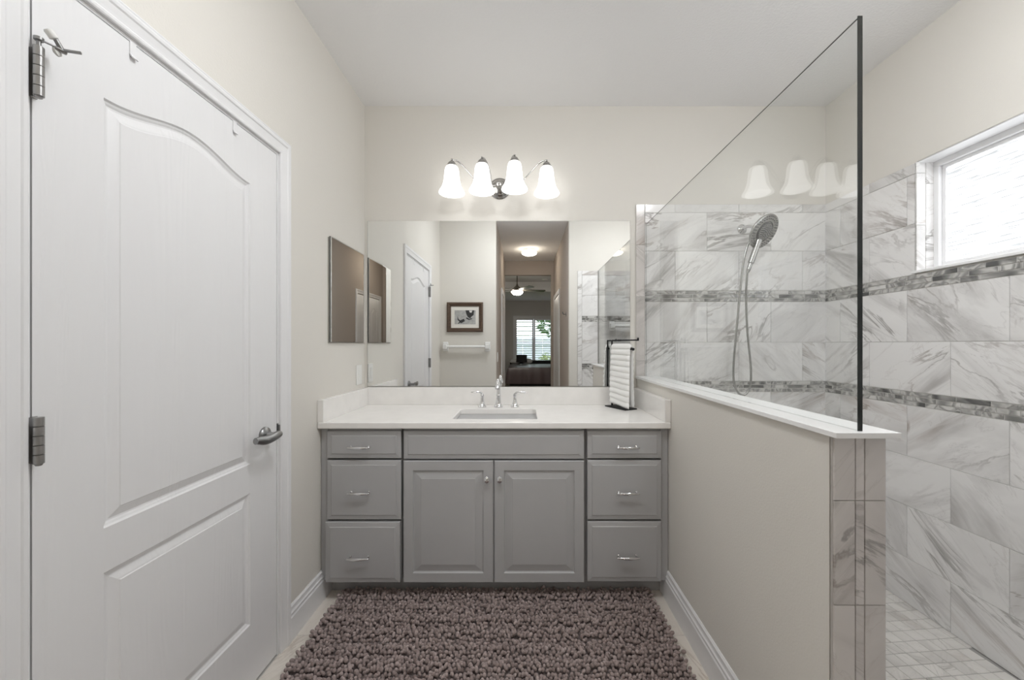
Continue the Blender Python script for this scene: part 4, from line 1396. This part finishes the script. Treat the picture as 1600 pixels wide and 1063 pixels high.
for x0, x1, lb in ((BWX0 + 0.004, xm - 0.002, 'louvered white shutter panel behind the black pillow'), (xm + 0.002, BWX1 - 0.004, 'louvered white shutter panel further from the nightstand')):
    s = thing('window_shutter', ((x0 + x1) / 2, BY - 0.01, BWZ0), lb, 'shutter', 'plantation shutters of the bedroom window')
    bm = BM()
    z0, z1 = BWZ0 + 0.003, BWZ1 - 0.003
    w = 0.05
    box(bm, x0, x0 + w, BY - 0.022, BY + 0.006, z0, z1)
    box(bm, x1 - w, x1, BY - 0.022, BY + 0.006, z0, z1)
    box(bm, x0 + w, x1 - w, BY - 0.022, BY + 0.006, z0, z0 + 0.07)
    box(bm, x0 + w, x1 - w, BY - 0.022, BY + 0.006, z1 - 0.08, z1)
    part('frame', bm, M['trim'], s)
    bm = BM()
    k = z0 + 0.11
    while k < z1 - 0.10:
        th = math.radians(14)
        dy, dz = 0.042 * math.cos(th), 0.042 * math.sin(th)
        q = [(-dy, -dz - 0.004), (-dy, -dz + 0.004), (dy, dz + 0.004), (dy, dz - 0.004)]
        a = [bm.verts.new((x0 + w, BY - 0.008 + p[0], k + p[1])) for p in q]
        b = [bm.verts.new((x1 - w, BY - 0.008 + p[0], k + p[1])) for p in q]
        bm.faces.new(a); bm.faces.new(b)
        for i in range(4):
            bm.faces.new((a[i], a[(i + 1) % 4], b[(i + 1) % 4], b[i]))
        k += 0.076
    part('louvers', bm, M['trim'], s)

# bed
bed = thing('bed', (0.36, -9.45, 0), 'bed under a dark brown bedspread in the bedroom, seen in the mirror', 'bed')
bx0, bx1, by0, by1 = -0.42, 1.28, -10.55, -8.20
part('frame', bx(bx0 + 0.06, bx1 - 0.06, by0, by1 - 0.08, 0.0, 0.28), M['blacklinen'], bed)
part('mattress', bx(bx0 + 0.03, bx1 - 0.03, by0, by1 - 0.03, 0.28, 0.585), M['whitelinen'], bed, bevel=0.05, seg=4)
bm = BM()
loopsb = []
for (ins, z, wob) in ((0.30, 0.612, 0), (0.06, 0.612, 0), (0.015, 0.600, 0), (-0.01, 0.56, 0.004), (-0.03, 0.40, 0.014), (-0.05, 0.16, 0.028)):
    lp = []
    x0, x1, y0, y1 = bx0 + ins, bx1 - ins, by0 + 0.45, by1 - ins
    nseg = 44
    for i in range(nseg + 1):
        p = (x0, y0 + (y1 - y0) * i / nseg)
        lp.append((p[0] - wob * (0.5 + 0.5 * math.sin(i * 1.1)), p[1], z))
    for i in range(1, nseg + 1):
        p = (x0 + (x1 - x0) * i / nseg, y1)
        lp.append((p[0], p[1] + wob * (0.5 + 0.5 * math.sin(i * 0.9)), z))
    for i in range(1, nseg + 1):
        p = (x1, y1 + (y0 - y1) * i / nseg)
        lp.append((p[0] + wob * (0.5 + 0.5 * math.sin(i * 1.1)), p[1], z))
    loopsb.append([bm.verts.new(p) for p in lp])
for q, w in zip(loopsb, loopsb[1:]):
    for k in range(len(q) - 1):
        bm.faces.new((q[k], q[k + 1], w[k + 1], w[k]))
bm.faces.new(loopsb[0])
part('bedspread', bm, M['bedspread'], bed, smooth=True)
part('headboard', bx(bx0 - 0.02, bx1 + 0.02, BY + 0.02, BY + 0.08, 0.0, 0.70), M['blacklinen'], bed, bevel=0.01)

def pillow(x, y, z, w, d, t_, tilt, rz, mat, label):
    bm = BM()
    n = 14
    top, bot = [], []
    for i in range(n + 1):
        rt_, rb_ = [], []
        for j in range(n + 1):
            u, v = -1 + 2 * i / n, -1 + 2 * j / n
            h = (max(0, 1 - u ** 4) * max(0, 1 - v ** 4)) ** 0.5
            pin = 1 - 0.06 * (1 - abs(u)) * abs(v) ** 3 
            X, Y = u * w / 2 * (1 - 0.05 * (1 - v * v) * abs(u) ** 3), v * d / 2 * (1 - 0.05 * (1 - u * u) * abs(v) ** 3)
            rt_.append(bm.verts.new((X, Y, h * t_ / 2)))
            rb_.append(rt_[-1] if h == 0 else bm.verts.new((X, Y, -h * t_ / 2)))
        top.append(rt_); bot.append(rb_)
    for g in (top, bot):
        for i in range(n):
            for j in range(n):
                vs = []
                for vv in (g[i][j], g[i][j + 1], g[i + 1][j + 1], g[i + 1][j]):
                    if vv not in vs: vs.append(vv)
                try: bm.faces.new(vs)
                except ValueError: pass
    mt = Matrix.Translation((x, y, z)) @ Matrix.Rotation(rz, 4, 'Z') @ Matrix.Rotation(tilt, 4, 'X')
    bmesh.ops.transform(bm, matrix=mt, verts=bm.verts[:])
    return tag(part('pillow', bm, mat, smooth=True), label, 'pillow', 'pillows on the bed')
pillow(-0.245, -10.38, 0.694, 0.36, 0.40, 0.14, -0.10, 0.1, M['whitelinen'], 'white pillow on the bed behind the black one, window corner side')
pillow(0.135, -10.38, 0.694, 0.36, 0.40, 0.14, -0.10, 0, M['whitelinen'], 'white pillow on the bed behind the black one, under the shutters')
pillow(-0.04, -10.03, 0.785, 0.36, 0.34, 0.12, -0.75, 0.0, M['blacklinen'], 'black pillow standing before the white ones on the bed')
ns_ = thing('nightstand', (-0.86, -10.35, 0), 'dark nightstand beside the bed, seen in the mirror', 'nightstand')
part('body', bx(-1.10, -0.62, -10.60, -10.12, 0.06, 0.62), M['darkwood'], ns_, bevel=0.004)
part('top', bx(-1.12, -0.60, -10.62, -10.10, 0.62, 0.65), M['darkwood'], ns_, bevel=0.004)
for sx_ in (-1.07, -0.65):
    for sy_ in (-10.57, -10.15):
        part('leg', bx(sx_ - 0.02, sx_ + 0.02, sy_ - 0.02, sy_ + 0.02, 0, 0.06), M['darkwood'], ns_)

# garden outside the bedroom window
struct(part('ground', bx(-12, 12, -26, BY - T, -0.25, -0.15), M['lawn']), 'green lawn outside the bedroom window', 'lawn')
bm = BM()
for i in range(24):
    box(bm, -6 + i * 0.5, -6 + i * 0.5 + 0.485, -17.05, -17.0, -0.15, 1.55)
box(bm, -6, 6, -17.0, -16.95, 0.2, 0.3); box(bm, -6, 6, -17.0, -16.95, 1.2, 1.3)
tag(part('garden_fence', bm, M['fence']), 'pale board fence beyond the lawn outside the bedroom', 'fence')
rg = random.Random(5)
M['paleleaf'] = simple('pale_leaf', (0.30, 0.34, 0.12), 0.8, var=0.4, vscale=8)
for (x, y, z0, rx, rz, cnt, mt, lb) in ((1.0, -14.6, 0.45, 0.30, 0.45, 260, 'paleleaf', 'pale yellow green shrub before the garden fence'),
                                        (-2.6, -18.6, 2.9, 2.0, 1.5, 1500, 'hedge', 'dark green tree behind the fence on the nightstand side'),
                                        (2.4, -18.9, 3.0, 2.0, 1.5, 1500, 'hedge', 'dark green tree behind the fence beyond the shrub')):
    bm = BM()
    tube(bm, [(x, y, -0.15), (x, y, z0)], [0.07, 0.03], 8)
    for k in range(cnt):
        u = Vector((rg.gauss(0, 1), rg.gauss(0, 1), rg.gauss(0, 1))).normalized() * (rg.random() ** 0.4)
        p = Vector((x + u.x * rx, y + u.y * rx, z0 + u.z * rz))
        d = Vector((rg.gauss(0, 1), rg.gauss(0, 1), rg.gauss(0, 1))).normalized(); a, b = frame_of(d)
        s_ = rg.uniform(0.12, 0.22) * (1 if rx > 1 else 0.4)
        bm.faces.new([bm.verts.new(p + a * s_), bm.verts.new(p + b * s_ * 0.5), bm.verts.new(p - a * s_), bm.verts.new(p - b * s_ * 0.5)])
    tag(part('garden_tree' if rx > 1 else 'garden_shrub', bm, M[mt], recalc=False), lb, 'tree' if rx > 1 else 'shrub')
